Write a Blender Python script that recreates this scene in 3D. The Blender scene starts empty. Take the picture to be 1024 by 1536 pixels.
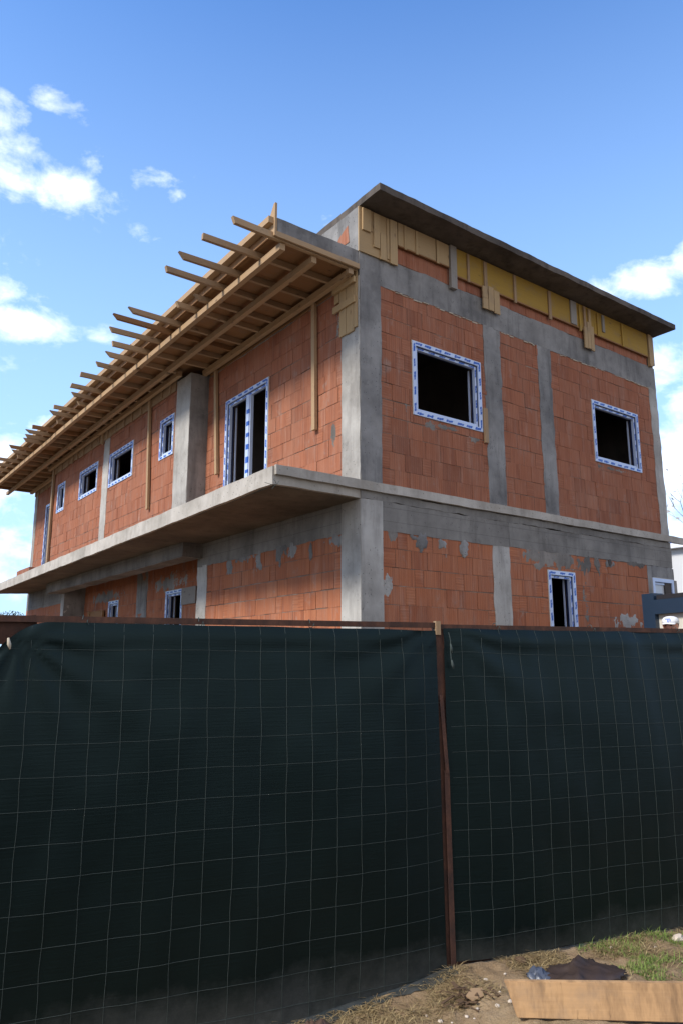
import bpy, bmesh, math, random
from mathutils import Vector, noise, Matrix
random.seed(7)
scn = bpy.context.scene
COL = scn.collection
R = random.uniform

# ------------------------------------------------------------------ materials
def mat(name):
    m = bpy.data.materials.new(name); m.use_nodes = True
    nt = m.node_tree; b = nt.nodes['Principled BSDF']
    return m, nt, b
class N:
    """tiny node helper"""
    def __init__(s, nt): s.nt = nt
    def new(s, t, **kw):
        n = s.nt.nodes.new(t)
        for k, v in kw.items(): setattr(n, k, v)
        return n
    def link(s, a, b): s.nt.links.new(a, b)
    def put(s, sock, v):
        if hasattr(v, 'links') or isinstance(v, bpy.types.NodeSocket): s.link(v, sock)
        else: sock.default_value = v
    def math(s, op, a, b=0.0, c=0.0, clamp=False):
        n = s.new('ShaderNodeMath', operation=op); n.use_clamp = clamp
        s.put(n.inputs[0], a); s.put(n.inputs[1], b); s.put(n.inputs[2], c); return n.outputs[0]
    def pos(s): return s.new('ShaderNodeNewGeometry').outputs['Position']
    def uv(s): return s.new('ShaderNodeTexCoord').outputs['UV']
    def attr(s, nm): return s.new('ShaderNodeAttribute', attribute_name=nm).outputs['Fac']
    def scale(s, v, xyz, off=None):
        n = s.new('ShaderNodeMapping'); s.link(v, n.inputs[0]); n.inputs['Scale'].default_value = xyz
        if off is not None: s.put(n.inputs['Location'], off)
        return n.outputs[0]
    def noise(s, v, sc, det=4, rough=.55, dist=0.):
        n = s.new('ShaderNodeTexNoise'); s.link(v, n.inputs['Vector']); n.inputs['Scale'].default_value = sc
        n.inputs['Detail'].default_value = det; n.inputs['Roughness'].default_value = rough
        n.inputs['Distortion'].default_value = dist; return n.outputs['Fac']
    def ramp(s, f, stops):
        n = s.new('ShaderNodeValToRGB'); s.link(f, n.inputs[0]); cr = n.color_ramp
        while len(cr.elements) > 1: cr.elements.remove(cr.elements[0])
        cr.elements[0].position = stops[0][0]; cr.elements[0].color = col(stops[0][1])
        for p, c in stops[1:]:
            e = cr.elements.new(p); e.color = col(c)
        return n.outputs[0]
    def mix(s, f, a, b, mode='MIX'):
        n = s.new('ShaderNodeMix', data_type='RGBA', blend_type=mode)
        s.put(n.inputs[0], f); s.put(n.inputs[6], col(a)); s.put(n.inputs[7], col(b)); return n.outputs[2]
    def comb(s, x, y, z):
        n = s.new('ShaderNodeCombineXYZ'); s.put(n.inputs[0], x); s.put(n.inputs[1], y); s.put(n.inputs[2], z); return n.outputs[0]
    def bump(s, h, st, dist, b):
        n = s.new('ShaderNodeBump'); s.link(h, n.inputs['Height']); n.inputs['Strength'].default_value = st
        n.inputs['Distance'].default_value = dist; s.link(n.outputs[0], b.inputs['Normal']); return n
def col(c):
    if isinstance(c, (tuple, list)) and len(c) == 3: return (*c, 1)
    if isinstance(c, (int, float)): return (c, c, c, 1)
    return c

def m_brick(name, c0, c1, c2, pale):
    m, nt, b = mat(name); n = N(nt)
    r = n.attr('rnd'); uv = n.uv(); p = n.pos()
    base = n.ramp(r, [(0, c0), (.35, c1), (.8, c2), (1, pale)])
    big = n.noise(p, .9, 3); base = n.mix(n.math('MULTIPLY', big, .55), base, c0)
    # lime bloom and cement smears, streaked downwards
    st = n.noise(n.scale(p, (5, 5, .9)), 1.6, 5, .65)
    f = n.math('MULTIPLY', n.math('SUBTRACT', st, .52, clamp=True), 3.2, clamp=True)
    base = n.mix(n.math('MULTIPLY', f, .6), base, (.40, .30, .25))
    sm = n.noise(n.scale(p, (1, 1, .7)), 3.1, 5, .7)
    f2 = n.math('MULTIPLY', n.math('SUBTRACT', sm, .60, clamp=True), 8., clamp=True)
    base = n.mix(n.math('MULTIPLY', f2, .75), base, (.30, .265, .235))
    dk = n.noise(n.scale(p, (2.2, 2.2, .6)), 1.3, 4, .6)
    f3 = n.math('MULTIPLY', n.math('SUBTRACT', dk, .52, clamp=True), 3., clamp=True)
    base = n.mix(n.math('MULTIPLY', f3, .45), base, (.13, .06, .045))
    # extruded ribs of the hollow block
    sx = n.new('ShaderNodeSeparateXYZ'); n.link(uv, sx.inputs[0])
    rib = n.math('SINE', n.math('MULTIPLY', sx.outputs[0], 2 * math.pi / .038))
    str_ = n.noise(n.scale(uv, (26, .8, 1), n.comb(n.math('MULTIPLY', r, 31.), n.math('MULTIPLY', r, 17.), 0)), 1., 3, .6)
    base = n.mix(n.math('MULTIPLY', n.math('SUBTRACT', str_, .50, clamp=True), 2.6, clamp=True), base, (.17, .062, .042))
    base = n.mix(n.math('MULTIPLY', n.math('SUBTRACT', .45, str_, clamp=True), 2.2, clamp=True), base, pale)
    ribf = n.math('MULTIPLY', n.math('GREATER_THAN', rib, .80), n.noise(n.scale(p, (1.5, 1.5, 1.5)), 4, 2))
    base = n.mix(n.math('MULTIPLY', ribf, .5), base, (.13, .05, .033))
    dust = n.noise(n.scale(p, (1, 1, .6)), 2.0, 6, .7)
    base = n.mix(n.math('MULTIPLY', n.math('SUBTRACT', dust, .45, clamp=True), 1.2, clamp=True), base, (.33, .20, .145))
    fine = n.noise(p, 60, 3); base = n.mix(n.math('MULTIPLY', fine, .25), base, c0)
    n.link(base, b.inputs['Base Color']); b.inputs['Roughness'].default_value = .9
    b.inputs['Specular IOR Level'].default_value = .15
    h = n.math('ADD', n.math('MULTIPLY', rib, -.25), fine)
    n.bump(h, .35, .006, b); return m

def m_concrete(name, lo, hi, stain, stainamt=.6, board=0.):
    m, nt, b = mat(name); n = N(nt); p = n.pos(); r = n.attr('rnd')
    v = n.scale(p, (1, 1, 1), n.comb(n.math('MULTIPLY', r, 13.), 0, 0))
    big = n.noise(v, 1.1, 5, .6); base = n.ramp(big, [(.36, lo), (.64, hi)])
    st = n.noise(n.scale(v, (4.5, 4.5, .55)), 1.2, 5, .65)
    f = n.math('MULTIPLY', n.math('SUBTRACT', st, .50, clamp=True), 3.4, clamp=True)
    base = n.mix(n.math('MULTIPLY', f, stainamt), base, stain)
    blot = n.noise(v, 5.5, 6, .7)
    f2 = n.math('MULTIPLY', n.math('SUBTRACT', blot, .55, clamp=True), 4.5, clamp=True)
    base = n.mix(n.math('MULTIPLY', f2, .55), base, hi)
    f4 = n.math('MULTIPLY', n.math('SUBTRACT', .43, blot, clamp=True), 5., clamp=True)
    base = n.mix(n.math('MULTIPLY', f4, .6), base, stain)
    vo = n.new('ShaderNodeTexVoronoi'); n.link(v, vo.inputs['Vector']); vo.inputs['Scale'].default_value = 17
    pit = n.math('MULTIPLY', n.math('LESS_THAN', vo.outputs['Distance'], .13), n.math('GREATER_THAN', n.noise(v, 2.3, 2), .5))
    base = n.mix(n.math('MULTIPLY', pit, .65), base, (.05, .05, .05))
    fine = n.noise(v, 45, 4, .7)
    h = n.math('SUBTRACT', fine, n.math('MULTIPLY', pit, .8))
    if board:
        sx = n.new('ShaderNodeSeparateXYZ'); n.link(p, sx.inputs[0])
        w = n.math('FRACT', n.math('DIVIDE', n.math('ADD', sx.outputs[2], n.math('MULTIPLY', big, .015)), board))
        ln = n.math('LESS_THAN', w, .05)
        base = n.mix(n.math('MULTIPLY', ln, .4), base, stain)
    n.link(base, b.inputs['Base Color']); b.inputs['Roughness'].default_value = .92
    b.inputs['Specular IOR Level'].default_value = .2
    n.bump(h, .4, .006, b); return m

def m_wood(name, c0, c1, knot, grey=.0, bands=False):
    m, nt, b = mat(name); n = N(nt); uv = n.uv(); r = n.attr('rnd'); p = n.pos()
    off = n.comb(n.math('MULTIPLY', r, 37.), n.math('MULTIPLY', r, 11.), 0)
    v = n.scale(uv, (1.2, 22, 1), off)
    g = n.noise(v, 2.2, 5, .6, .6)
    base = n.mix(g, c0, c1)
    base = n.mix(n.math('MULTIPLY', r, .5), base, c1)
    vo = n.new('ShaderNodeTexVoronoi'); n.link(n.scale(uv, (2.6, 7, 1), off), vo.inputs['Vector']); vo.inputs['Scale'].default_value = 1.
    k = n.math('MULTIPLY', n.math('SUBTRACT', .13, vo.outputs['Distance'], clamp=True), 9., clamp=True)
    base = n.mix(k, base, knot)
    if bands:
        bd = n.noise(n.scale(uv, (5, 1.2, 1)), 1.3, 5, .7)
        base = n.mix(n.math('MULTIPLY', n.math('SUBTRACT', bd, .46, clamp=True), 4.5, clamp=True), base, (.19, .115, .062))
        bs = n.noise(n.scale(uv, (26, 5, 1)), 1., 4, .7)
        base = n.mix(n.math('MULTIPLY', n.math('SUBTRACT', bs, .62, clamp=True), 6., clamp=True), base, (.10, .06, .035))
    d = n.noise(p, 4.2, 5, .7)
    f = n.math('MULTIPLY', n.math('SUBTRACT', d, .52, clamp=True), 3., clamp=True)
    base = n.mix(n.math('MULTIPLY', f, .45 + grey), base, (.19, .15, .12))
    n.link(base, b.inputs['Base Color']); b.inputs['Roughness'].default_value = .78
    b.inputs['Specular IOR Level'].default_value = .25
    n.bump(g, .3, .004, b); return m

def m_plain(name, c, rough=.6, spec=.4, var=.25, metal=0., sc=8.):
    m, nt, b = mat(name); n = N(nt); p = n.pos()
    f = n.noise(p, sc, 5, .65)
    n.link(n.mix(n.math('MULTIPLY', f, var * 2), c, tuple(x * .45 for x in c)), b.inputs['Base Color'])
    b.inputs['Roughness'].default_value = rough; b.inputs['Specular IOR Level'].default_value = spec
    b.inputs['Metallic'].default_value = metal
    n.bump(n.noise(p, sc * 6, 3), .15, .004, b); return m

def m_rust(name):
    m, nt, b = mat(name); n = N(nt); p = n.pos()
    f = n.noise(n.scale(p, (1, 1, .5)), 14, 6, .7)
    base = n.ramp(f, [(.25, (.020, .011, .009)), (.5, (.060, .024, .014)), (.8, (.13, .052, .028))])
    n.link(base, b.inputs['Base Color']); b.inputs['Roughness'].default_value = .85
    n.bump(f, .5, .004, b); return m

def m_net(name):
    m, nt, b = mat(name); n = N(nt); uv = n.uv(); p = n.pos()
    sx = n.new('ShaderNodeSeparateXYZ'); n.link(uv, sx.inputs[0])
    weave = n.noise(n.scale(uv, (2.5, 60, 1)), 1.6, 4, .6)
    base = n.mix(weave, (.0010, .0028, .0028), (.0023, .0062, .0061))
    # mud splashed over the lowest strip, uneven height
    e = n.noise(n.scale(uv, (1, 1, 1)), 3.2, 5, .7)
    hgt = n.math('SUBTRACT', .34, n.math('ADD', sx.outputs[1], n.math('MULTIPLY', e, .34)))
    d = n.math('MULTIPLY', hgt, 3.0, clamp=True)
    sp = n.noise(p, 20, 5, .75)
    d2 = n.math('MULTIPLY', d, n.math('ADD', .25, n.math('MULTIPLY', sp, 1.0)), clamp=True)
    base = n.mix(n.math('MULTIPLY', d2, .7), base, (.12, .12, .115))
    n.link(base, b.inputs['Base Color'])
    b.inputs['Roughness'].default_value = .42; b.inputs['Specular IOR Level'].default_value = .25; b.inputs['Specular Tint'].default_value = (.62, .92, .96, 1)
    b.inputs['Sheen Weight'].default_value = .012; b.inputs['Sheen Roughness'].default_value = .4
    b.inputs['Sheen Tint'].default_value = (.5, .75, .8, 1)
    n.bump(weave, .25, .004, b); return m

def m_ground(name):
    m, nt, b = mat(name); n = N(nt); p = n.pos()
    a = n.noise(p, 1.7, 6, .65); f = n.noise(p, 22, 6, .75); s = n.noise(p, 75, 4, .7)
    front = n.new('ShaderNodeVectorMath', operation='DOT_PRODUCT'); n.link(p, front.inputs[0]); front.inputs[1].default_value = (-.20846, -.97803, 0)
    fr = n.math('MULTIPLY', n.math('SUBTRACT', n.math('ADD', front.outputs['Value'], n.math('MULTIPLY', a, .3)), 4.62), 6., clamp=True)
    base = n.mix(fr, n.ramp(a, [(.3, (.08, .058, .038)), (.7, (.17, .13, .085))]), n.ramp(a, [(.3, (.18, .122, .072)), (.5, (.28, .198, .120)), (.7, (.39, .29, .185))]))
    base = n.mix(n.math('MULTIPLY', n.math('SUBTRACT', f, .52, clamp=True), 2.4, clamp=True), base, (.13, .085, .05))
    base = n.mix(n.math('MULTIPLY', n.math('SUBTRACT', s, .58, clamp=True), 3.2, clamp=True), base, (.46, .38, .28))
    gr = n.noise(p, 1.1, 4, .6)
    base = n.mix(n.math('MULTIPLY', n.math('SUBTRACT', gr, .56, clamp=True), 3., clamp=True), base, (.10, .11, .035))
    n.link(base, b.inputs['Base Color']); b.inputs['Roughness'].default_value = .95
    b.inputs['Specular IOR Level'].default_value = .1
    n.bump(n.math('ADD', f, n.math('MULTIPLY', s, .5)), .9, .02, b); return m

def m_blade(name, a, c, tl=.25):
    m, nt, b = mat(name); n = N(nt)
    n.link(n.mix(n.attr('rnd'), a, c), b.inputs['Base Color']); b.inputs['Roughness'].default_value = .7
    b.inputs['Specular IOR Level'].default_value = .2
    return m

M = {}
M['brick'] = m_brick('hollow_clay_block', (.24, .090, .052), (.345, .130, .070), (.41, .160, .088), (.47, .23, .145))
M['brick_low'] = m_brick('hollow_clay_block_lit', (.29, .100, .052), (.41, .145, .070), (.47, .178, .086), (.50, .24, .14))  # brighter, oranger block copy: the ground floor's stronger light put into the colour
M['mortar'] = m_concrete('mortar_joint', (.10, .062, .045), (.34, .26, .21), (.05, .03, .025), .7)
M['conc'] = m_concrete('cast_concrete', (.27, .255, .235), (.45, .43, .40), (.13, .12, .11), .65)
M['conc_dark'] = m_concrete('cast_concrete_dark_shaded', (.145, .14, .137), (.30, .29, .28), (.06, .058, .056), .8)  # darker concrete tone; also paints the shade on unlit column and pilaster faces
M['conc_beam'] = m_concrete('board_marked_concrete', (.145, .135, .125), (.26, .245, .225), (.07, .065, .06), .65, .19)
M['slab_edge'] = m_concrete('slab_edge_concrete', (.33, .30, .26), (.50, .46, .41), (.18, .155, .13), .7)
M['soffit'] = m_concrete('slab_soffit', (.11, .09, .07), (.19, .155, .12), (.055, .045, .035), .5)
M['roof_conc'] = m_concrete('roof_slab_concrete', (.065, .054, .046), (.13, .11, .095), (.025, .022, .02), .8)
M['patch'] = m_concrete('mortar_smear', (.12, .11, .10), (.26, .235, .21), (.06, .055, .05), .7)
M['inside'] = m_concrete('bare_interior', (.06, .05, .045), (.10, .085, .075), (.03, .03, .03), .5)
M['wood'] = m_wood('raw_pine', (.47, .325, .19), (.33, .215, .12), (.11, .06, .035), .15)
M['wood_end'] = m_wood('weathered_shaded_pine', (.42, .285, .17), (.25, .165, .095), (.10, .06, .035), .25)  # weathered tone, darkened further to paint the shade on the joists' sides
M['deck'] = m_wood('formwork_deck', (.33, .175, .075), (.20, .10, .042), (.12, .06, .03), .15)
M['panel'] = m_wood('beige_shuttering', (.48, .34, .185), (.34, .23, .12), (.18, .11, .06), .15)
M['yellow'] = m_wood('yellow_shuttering', (.44, .275, .05), (.29, .175, .035), (.16, .10, .035), .25)
M['grey_wood'] = m_wood('grey_timber', (.33, .30, .27), (.22, .20, .18), (.1, .09, .08), .2)
M['plank'] = m_wood('shutter_plank', (.52, .325, .165), (.38, .225, .11), (.12, .065, .035), .2, True)
M['pvc'] = m_plain('filmed_pvc', (.54, .63, .84), .35, .5, .10, sc=5)
M['film'] = m_plain('blue_print', (.025, .11, .50), .4, .5, .2)
M['navy'] = m_plain('navy_gasket', (.012, .022, .075), .35, .5, .2)
M['foam'] = m_plain('mounting_foam', (.55, .48, .38), .9, .1, .3, sc=30)
M['net'] = m_net('shade_net')
M['thread'] = m_plain('pale_thread', (.060, .078, .075), .8, .2, .3, sc=6)
M['rust'] = m_rust('rusty_steel')
M['ground'] = m_ground('trodden_soil')
M['stone'] = m_plain('limestone_chip', (.58, .50, .42), .9, .2, .25, sc=12)
M['straw'] = m_blade('dry_straw', (.38, .29, .15), (.16, .11, .055))
M['grass'] = m_blade('green_blade', (.10, .17, .03), (.20, .25, .07))
M['tarp'] = m_plain('dark_plastic', (.050, .034, .030), .55, .4, .3, sc=9)
M['bluebag'] = m_plain('blue_plastic', (.075, .09, .13), .4, .5, .3, sc=20)
M['brownplastic'] = m_plain('brown_film', (.11, .07, .055), .3, .5, .3, sc=12)
M['navypaint'] = m_plain('navy_steel_paint', (.016, .034, .066), .4, .5, .12, sc=5)
M['cream'] = m_plain('cream_panel', (.62, .59, .53), .6, .3, .08, sc=3)
M['blackroof'] = m_plain('dark_sheet', (.02, .02, .026), .5, .5, .2)
M['render'] = m_plain('grey_render', (.60, .60, .61), .85, .2, .10, sc=1.2)
M['whitepane'] = m_plain('white_sheet_pane', (.55, .58, .62), .35, .5, .1, sc=3)
M['skin'] = m_plain('skin', (.50, .22, .15), .5, .4, .12, sc=20)
M['hair'] = m_plain('dark_hair', (.03, .02, .015), .6, .3, .3, sc=60)
M['cap'] = m_plain('white_cloth', (.74, .76, .80), .8, .2, .1, sc=14)
M['shirt'] = m_plain('grey_work_cloth', (.10, .12, .16), .9, .1, .2, sc=14)
M['trousers'] = m_plain('dark_work_cloth', (.045, .05, .065), .9, .1, .2, sc=14)
M['bark'] = m_plain('grey_bark', (.16, .13, .10), .9, .1, .3, sc=8)
M['leaf'] = m_blade('far_leaf', (.05, .08, .07), (.09, .12, .10))
M['twig'] = m_plain('twig', (.13, .085, .055), .9, .1, .3, sc=30)

# ------------------------------------------------------------------ mesh helpers
class MB:
    """collects boxes, tubes and polygons that become ONE mesh object"""
    def __init__(s): s.v = []; s.f = []; s.uv = []; s.r = []; s.mi = []
    def face(s, idx, uvs, r, mi=0): s.f.append(idx); s.uv.append(uvs); s.r.append(r); s.mi.append(mi)
    def box(s, o, ax, ay, az, r=None, mi=0):
        """o = corner, ax/ay/az = full edge vectors"""
        o, ax, ay, az = map(Vector, (o, ax, ay, az)); r = random.random() if r is None else r
        if ax.cross(ay).dot(az) < 0: o = o + ax; ax = -ax
        A = [ax, ay, az]; L = [a.length for a in A]; big = L.index(max(L)); b = len(s.v)
        for k in range(2):
            for j in range(2):
                for i in range(2): s.v.append(o + ax * i + ay * j + az * k)
        def uv(i, fa):
            bits = [i & 1, (i >> 1) & 1, (i >> 2) & 1]; c = [bits[q] * L[q] for q in range(3)]
            ins = [q for q in range(3) if q != fa]
            if big in ins: u = big; w = [q for q in ins if q != big][0]
            else: u, w = ins
            return (c[u], c[w] + fa * .37)
        for fa, q in ((2, (0, 2, 3, 1)), (2, (4, 5, 7, 6)), (1, (0, 1, 5, 4)), (1, (2, 6, 7, 3)), (0, (0, 4, 6, 2)), (0, (1, 3, 7, 5))):
            s.face([b + i for i in q], [uv(i, fa) for i in q], r, mi)
        return s
    def bb(s, a, b, r=None, mi=0):
        a = Vector(a); b = Vector(b); d = b - a
        return s.box(a, (d.x, 0, 0), (0, d.y, 0), (0, 0, d.z), r, mi)
    def bar(s, p, q, w, h, up=(0, 0, 1), r=None, mi=0):
        p = Vector(p); q = Vector(q); d = (q - p); t = d.normalized(); up = Vector(up)
        sd = t.cross(up).normalized(); u = sd.cross(t).normalized()
        return s.box(p - sd * w / 2 - u * h / 2, d, sd * w, u * h, r, mi)
    def tube(s, pts, rad, n=6, r=None, mi=0, cap=True):
        r = random.random() if r is None else r
        pts = [Vector(p) for p in pts]; rads = rad if isinstance(rad, (list, tuple)) else [rad] * len(pts)
        b = len(s.v); L = 0; ref = None
        for i, p in enumerate(pts):
            t = (pts[min(i + 1, len(pts) - 1)] - pts[max(i - 1, 0)]).normalized()
            if ref is None: ref = t.orthogonal().normalized()
            ref = (ref - t * ref.dot(t)).normalized(); c = t.cross(ref)
            for k in range(n):
                a = 2 * math.pi * k / n; s.v.append(p + (ref * math.cos(a) + c * math.sin(a)) * rads[i])
        for i in range(len(pts) - 1):
            for k in range(n):
                k2 = (k + 1) % n
                s.face([b + i * n + k, b + i * n + k2, b + (i + 1) * n + k2, b + (i + 1) * n + k],
                       [(i * .1, k / n), (i * .1, (k + 1) / n), (i * .1 + .1, (k + 1) / n), (i * .1 + .1, k / n)], r, mi)
        if cap:
            s.face([b + k for k in range(n)][::-1], [(0, 0)] * n, r, mi)
            e = b + (len(pts) - 1) * n; s.face([e + k for k in range(n)], [(0, 0)] * n, r, mi)
        return s
    def poly(s, pts, nrm, th, r=None, mi=0):
        """extruded polygon, pts ordered counter-clockwise seen along -nrm"""
        r = random.random() if r is None else r
        pts = [Vector(p) for p in pts]; nv = Vector(nrm).normalized() * th; n = len(pts); b = len(s.v)
        s.v += pts + [p + nv for p in pts]
        s.face([b + n + i for i in range(n)], [(p.x + p.y, p.z) for p in pts], r, mi)
        s.face([b + i for i in range(n)][::-1], [(p.x + p.y, p.z) for p in pts][::-1], r, mi)
        for i in range(n):
            j = (i + 1) % n; s.face([b + i, b + j, b + n + j, b + n + i], [(0, 0), (.1, 0), (.1, .1), (0, .1)], r, mi)
        return s
    def rough(s, a, b_, step=.12, amp=.006, r=None, seed=0., mi=0, taper=None, edge=None):
        """a subdivided box whose skin wobbles like hand-cast concrete"""
        r = random.random() if r is None else r
        a = Vector(a); d = Vector(b_) - a
        n = [max(1, min(160, round(d[i] / step))) for i in range(3)]; idx = {}
        def vid(i, j, k):
            key = (i, j, k)
            if key not in idx:
                p = a + Vector((d.x * i / n[0], d.y * j / n[1], d.z * k / n[2]))
                if taper: p = taper(p)
                w = noise.noise_vector(p * 2.1 + Vector((seed, 0, 0))) * amp + noise.noise_vector(p * 9 + Vector((0, seed, 0))) * amp * .7
                if edge:
                    e = noise.noise_vector(p * 3.1 + Vector((seed, 5, 0))) * .6 + noise.noise_vector(p * 8.3 + Vector((5, seed, 0))) * .6
                    w = w + Vector((e.x * edge[0], e.y * edge[1], e.z * edge[2]))
                idx[key] = len(s.v); s.v.append(p + w)
            return idx[key]
        for ax in range(3):
            u, v = [q for q in range(3) if q != ax]
            for side in (0, n[ax]):
                for i in range(n[u]):
                    for j in range(n[v]):
                        q = []
                        for di, dj in ((0, 0), (1, 0), (1, 1), (0, 1)):
                            c = [0, 0, 0]; c[ax] = side; c[u] = i + di; c[v] = j + dj; q.append(tuple(c))
                        flip = (side == 0) != (ax == 1)
                        if flip: q = q[::-1]
                        s.face([vid(*c) for c in q], [(c[u] * step, c[v] * step) for c in q], r, mi)
        return s
    def build(s, name, mats, parent=None, smooth=False):
        me = bpy.data.meshes.new(name)
        off = parent_loc(parent)
        me.from_pydata([tuple(v - off) for v in map(Vector, s.v)], [], s.f)
        ul = me.uv_layers.new(name='UVMap'); at = me.attributes.new('rnd', 'FLOAT', 'FACE')
        k = 0
        for fi, us in enumerate(s.uv):
            for u in us: ul.data[k].uv = u; k += 1
            at.data[fi].value = s.r[fi]
        for m in (mats if isinstance(mats, (list, tuple)) else [mats]): me.materials.append(M[m])
        for p, i in zip(me.polygons, s.mi): p.material_index = i; p.use_smooth = smooth
        me.update()
        o = bpy.data.objects.new(name, me); COL.objects.link(o)
        if parent: o.parent = parent
        else: o.location = (0, 0, 0)
        return o
def parent_loc(p):
    v = Vector((0, 0, 0))
    while p is not None: v += p.location; p = p.parent
    return v
def recenter(o):
    """put a free mesh's origin at the middle of its base"""
    me = o.data; xs = [v.co for v in me.vertices]
    c = Vector((sum(v.x for v in xs) / len(xs), sum(v.y for v in xs) / len(xs), min(v.z for v in xs)))
    me.transform(Matrix.Translation(-c)); o.location = c; return o
def tag(o, label=None, cat=None, group=None, kind=None):
    if label: o['label'] = label
    if cat: o['category'] = cat
    if group: o['group'] = group
    if kind: o['kind'] = kind
    return o
def thing(name, loc, label, cat, group=None):
    o = bpy.data.objects.new(name, None); COL.objects.link(o); o.location = loc; o.empty_display_size = .2
    return tag(o, label, cat, group)

# planes of the facades: u along wall, v up, n outwards
class Plane:
    def __init__(s, o, u, n): s.o = Vector(o); s.u = Vector(u); s.n = Vector(n); s.z = Vector((0, 0, 1))
    def p(s, u, v, w=0.): return s.o + s.u * u + s.z * v + s.n * w
    def box(s, mb, u0, u1, v0, v1, w0, w1, r=None, mi=0):
        return mb.box(s.p(u0, v0, w0), s.u * (u1 - u0), s.z * (v1 - v0), s.n * (w1 - w0), r, mi)
RF = Plane((0, 0, 0), (1, 0, 0), (0, -1, 0))         # right facade
LF = Plane((0, 0, 0), (0, 1, 0), (-1, 0, 0))         # left facade
BF = Plane((-.36, 0, 0), (0, 1, 0), (-1, 0, 0))      # bay of the left facade
XR = .54
NF = Plane((XR, 0, 0), (0, 1, 0), (-1, 0, 0))        # recessed ground floor wall

def sub(rect, holes):
    out = [rect]
    for h in holes:
        nx = []
        for (a, b, c, d) in out:
            if h[0] >= b or h[1] <= a or h[2] >= d or h[3] <= c: nx.append((a, b, c, d)); continue
            if h[0] > a: nx.append((a, h[0], c, d))
            if h[1] < b: nx.append((h[1], b, c, d))
            m0, m1 = max(a, h[0]), min(b, h[1])
            if h[2] > c: nx.append((m0, m1, c, h[2]))
            if h[3] < d: nx.append((m0, m1, h[3], d))
        out = nx
    return [q for q in out if q[1] - q[0] > .012 and q[3] - q[2] > .012]

def brick_wall(pl, u0, u1, v0, v1, holes, parent, m='brick', thick=.24, z0=4.10, bl=.305, bh=.25):
    mb = MB()
    for (a, b, c, d) in sub((u0, u1, v0, v1), holes):           # mortar and block core
        pl.box(mb, a, b, c, d, -thick, -.006, mi=1)
    row = math.floor((v0 - z0) / bh)
    while z0 + row * bh < v1 - .02:
        vb = z0 + row * bh; random.seed(hash((round(u0 * 100), row, pl.n.x)) & 0xffff)
        u = u0 - R(0, bl)
        thickjoint = random.random() < .4
        while u < u1:
            w = bl * R(.93, 1.07)
            if random.random() < .12: w *= .55
            jb = R(.0015, .005) + (R(.005, .016) if thickjoint else 0)
            r = min(1, max(0, random.gauss(.45, .17)))
            for (a, b, c, d) in sub((max(u, u0), min(u + w, u1), max(vb, v0), min(vb + bh, v1)), holes):
                pr = R(-.004, .004); g = R(.0012, .005)
                if b - a - 2 * g < .01: continue
                o = pl.p(a + g, c + jb * .6, -.03); tz = R(-.006, .006)
                du = pl.u * (b - a - 2 * g) + pl.z * tz
                mb.box(o, du, pl.z * (d - c - jb), pl.n * (.03 + pr), r)
            u += w
        row += 1
    return mb.build('brick_wall', [m, 'mortar'], parent)

def conc(pl, u0, u1, v0, v1, parent, name, m, w0=-.24, w1=.007, amp=.006, step=.13, seed=0.):
    a = pl.p(u0, v0, w0); b = pl.p(u1, v1, w1)
    lo = Vector((min(a.x, b.x), min(a.y, b.y), min(a.z, b.z))); hi = Vector((max(a.x, b.x), max(a.y, b.y), max(a.z, b.z)))
    eg = tuple(abs(c) * .034 for c in pl.u) if name == 'concrete_column' else (0, 0, .026)
    return MB().rough(lo, hi, min(step, .10), amp, seed=seed + u0 * 3, edge=eg).build(name, m, parent)

def film_marks(mb, pl, u0, u1, v0, v1, w, vert):
    """one printed word on the protective film: three or four slanted strokes"""
    L = (v1 - v0) if vert else (u1 - u0); n = max(2, int(L / .20)); t = (u1 - u0) if vert else (v1 - v0)
    for i in range(n):
        c = (i + .5 + R(-.08, .08)) * L / n; x = c - .064; a0, a1 = t * .06, t * .92
        for k in range(3):                                     # three fat slanted letters that touch
            sw = R(.036, .042); sk = .018; top = a1 - R(0, .25) * t; bot = a0 + R(0, .2) * t
            q = [(x, bot), (x + sw, bot), (x + sw + sk, top), (x + sk, top)]
            pts = [pl.p(u0 + b, v0 + a, w) if vert else pl.p(u0 + a, v0 + b, w) for a, b in q]
            nr = (pts[1] - pts[0]).cross(pts[2] - pts[1])
            if nr.dot(pl.n) < 0: pts = pts[::-1]
            mb.poly(pts, pl.n, .0012, None, 1); x += sw + R(.001, .005)

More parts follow.
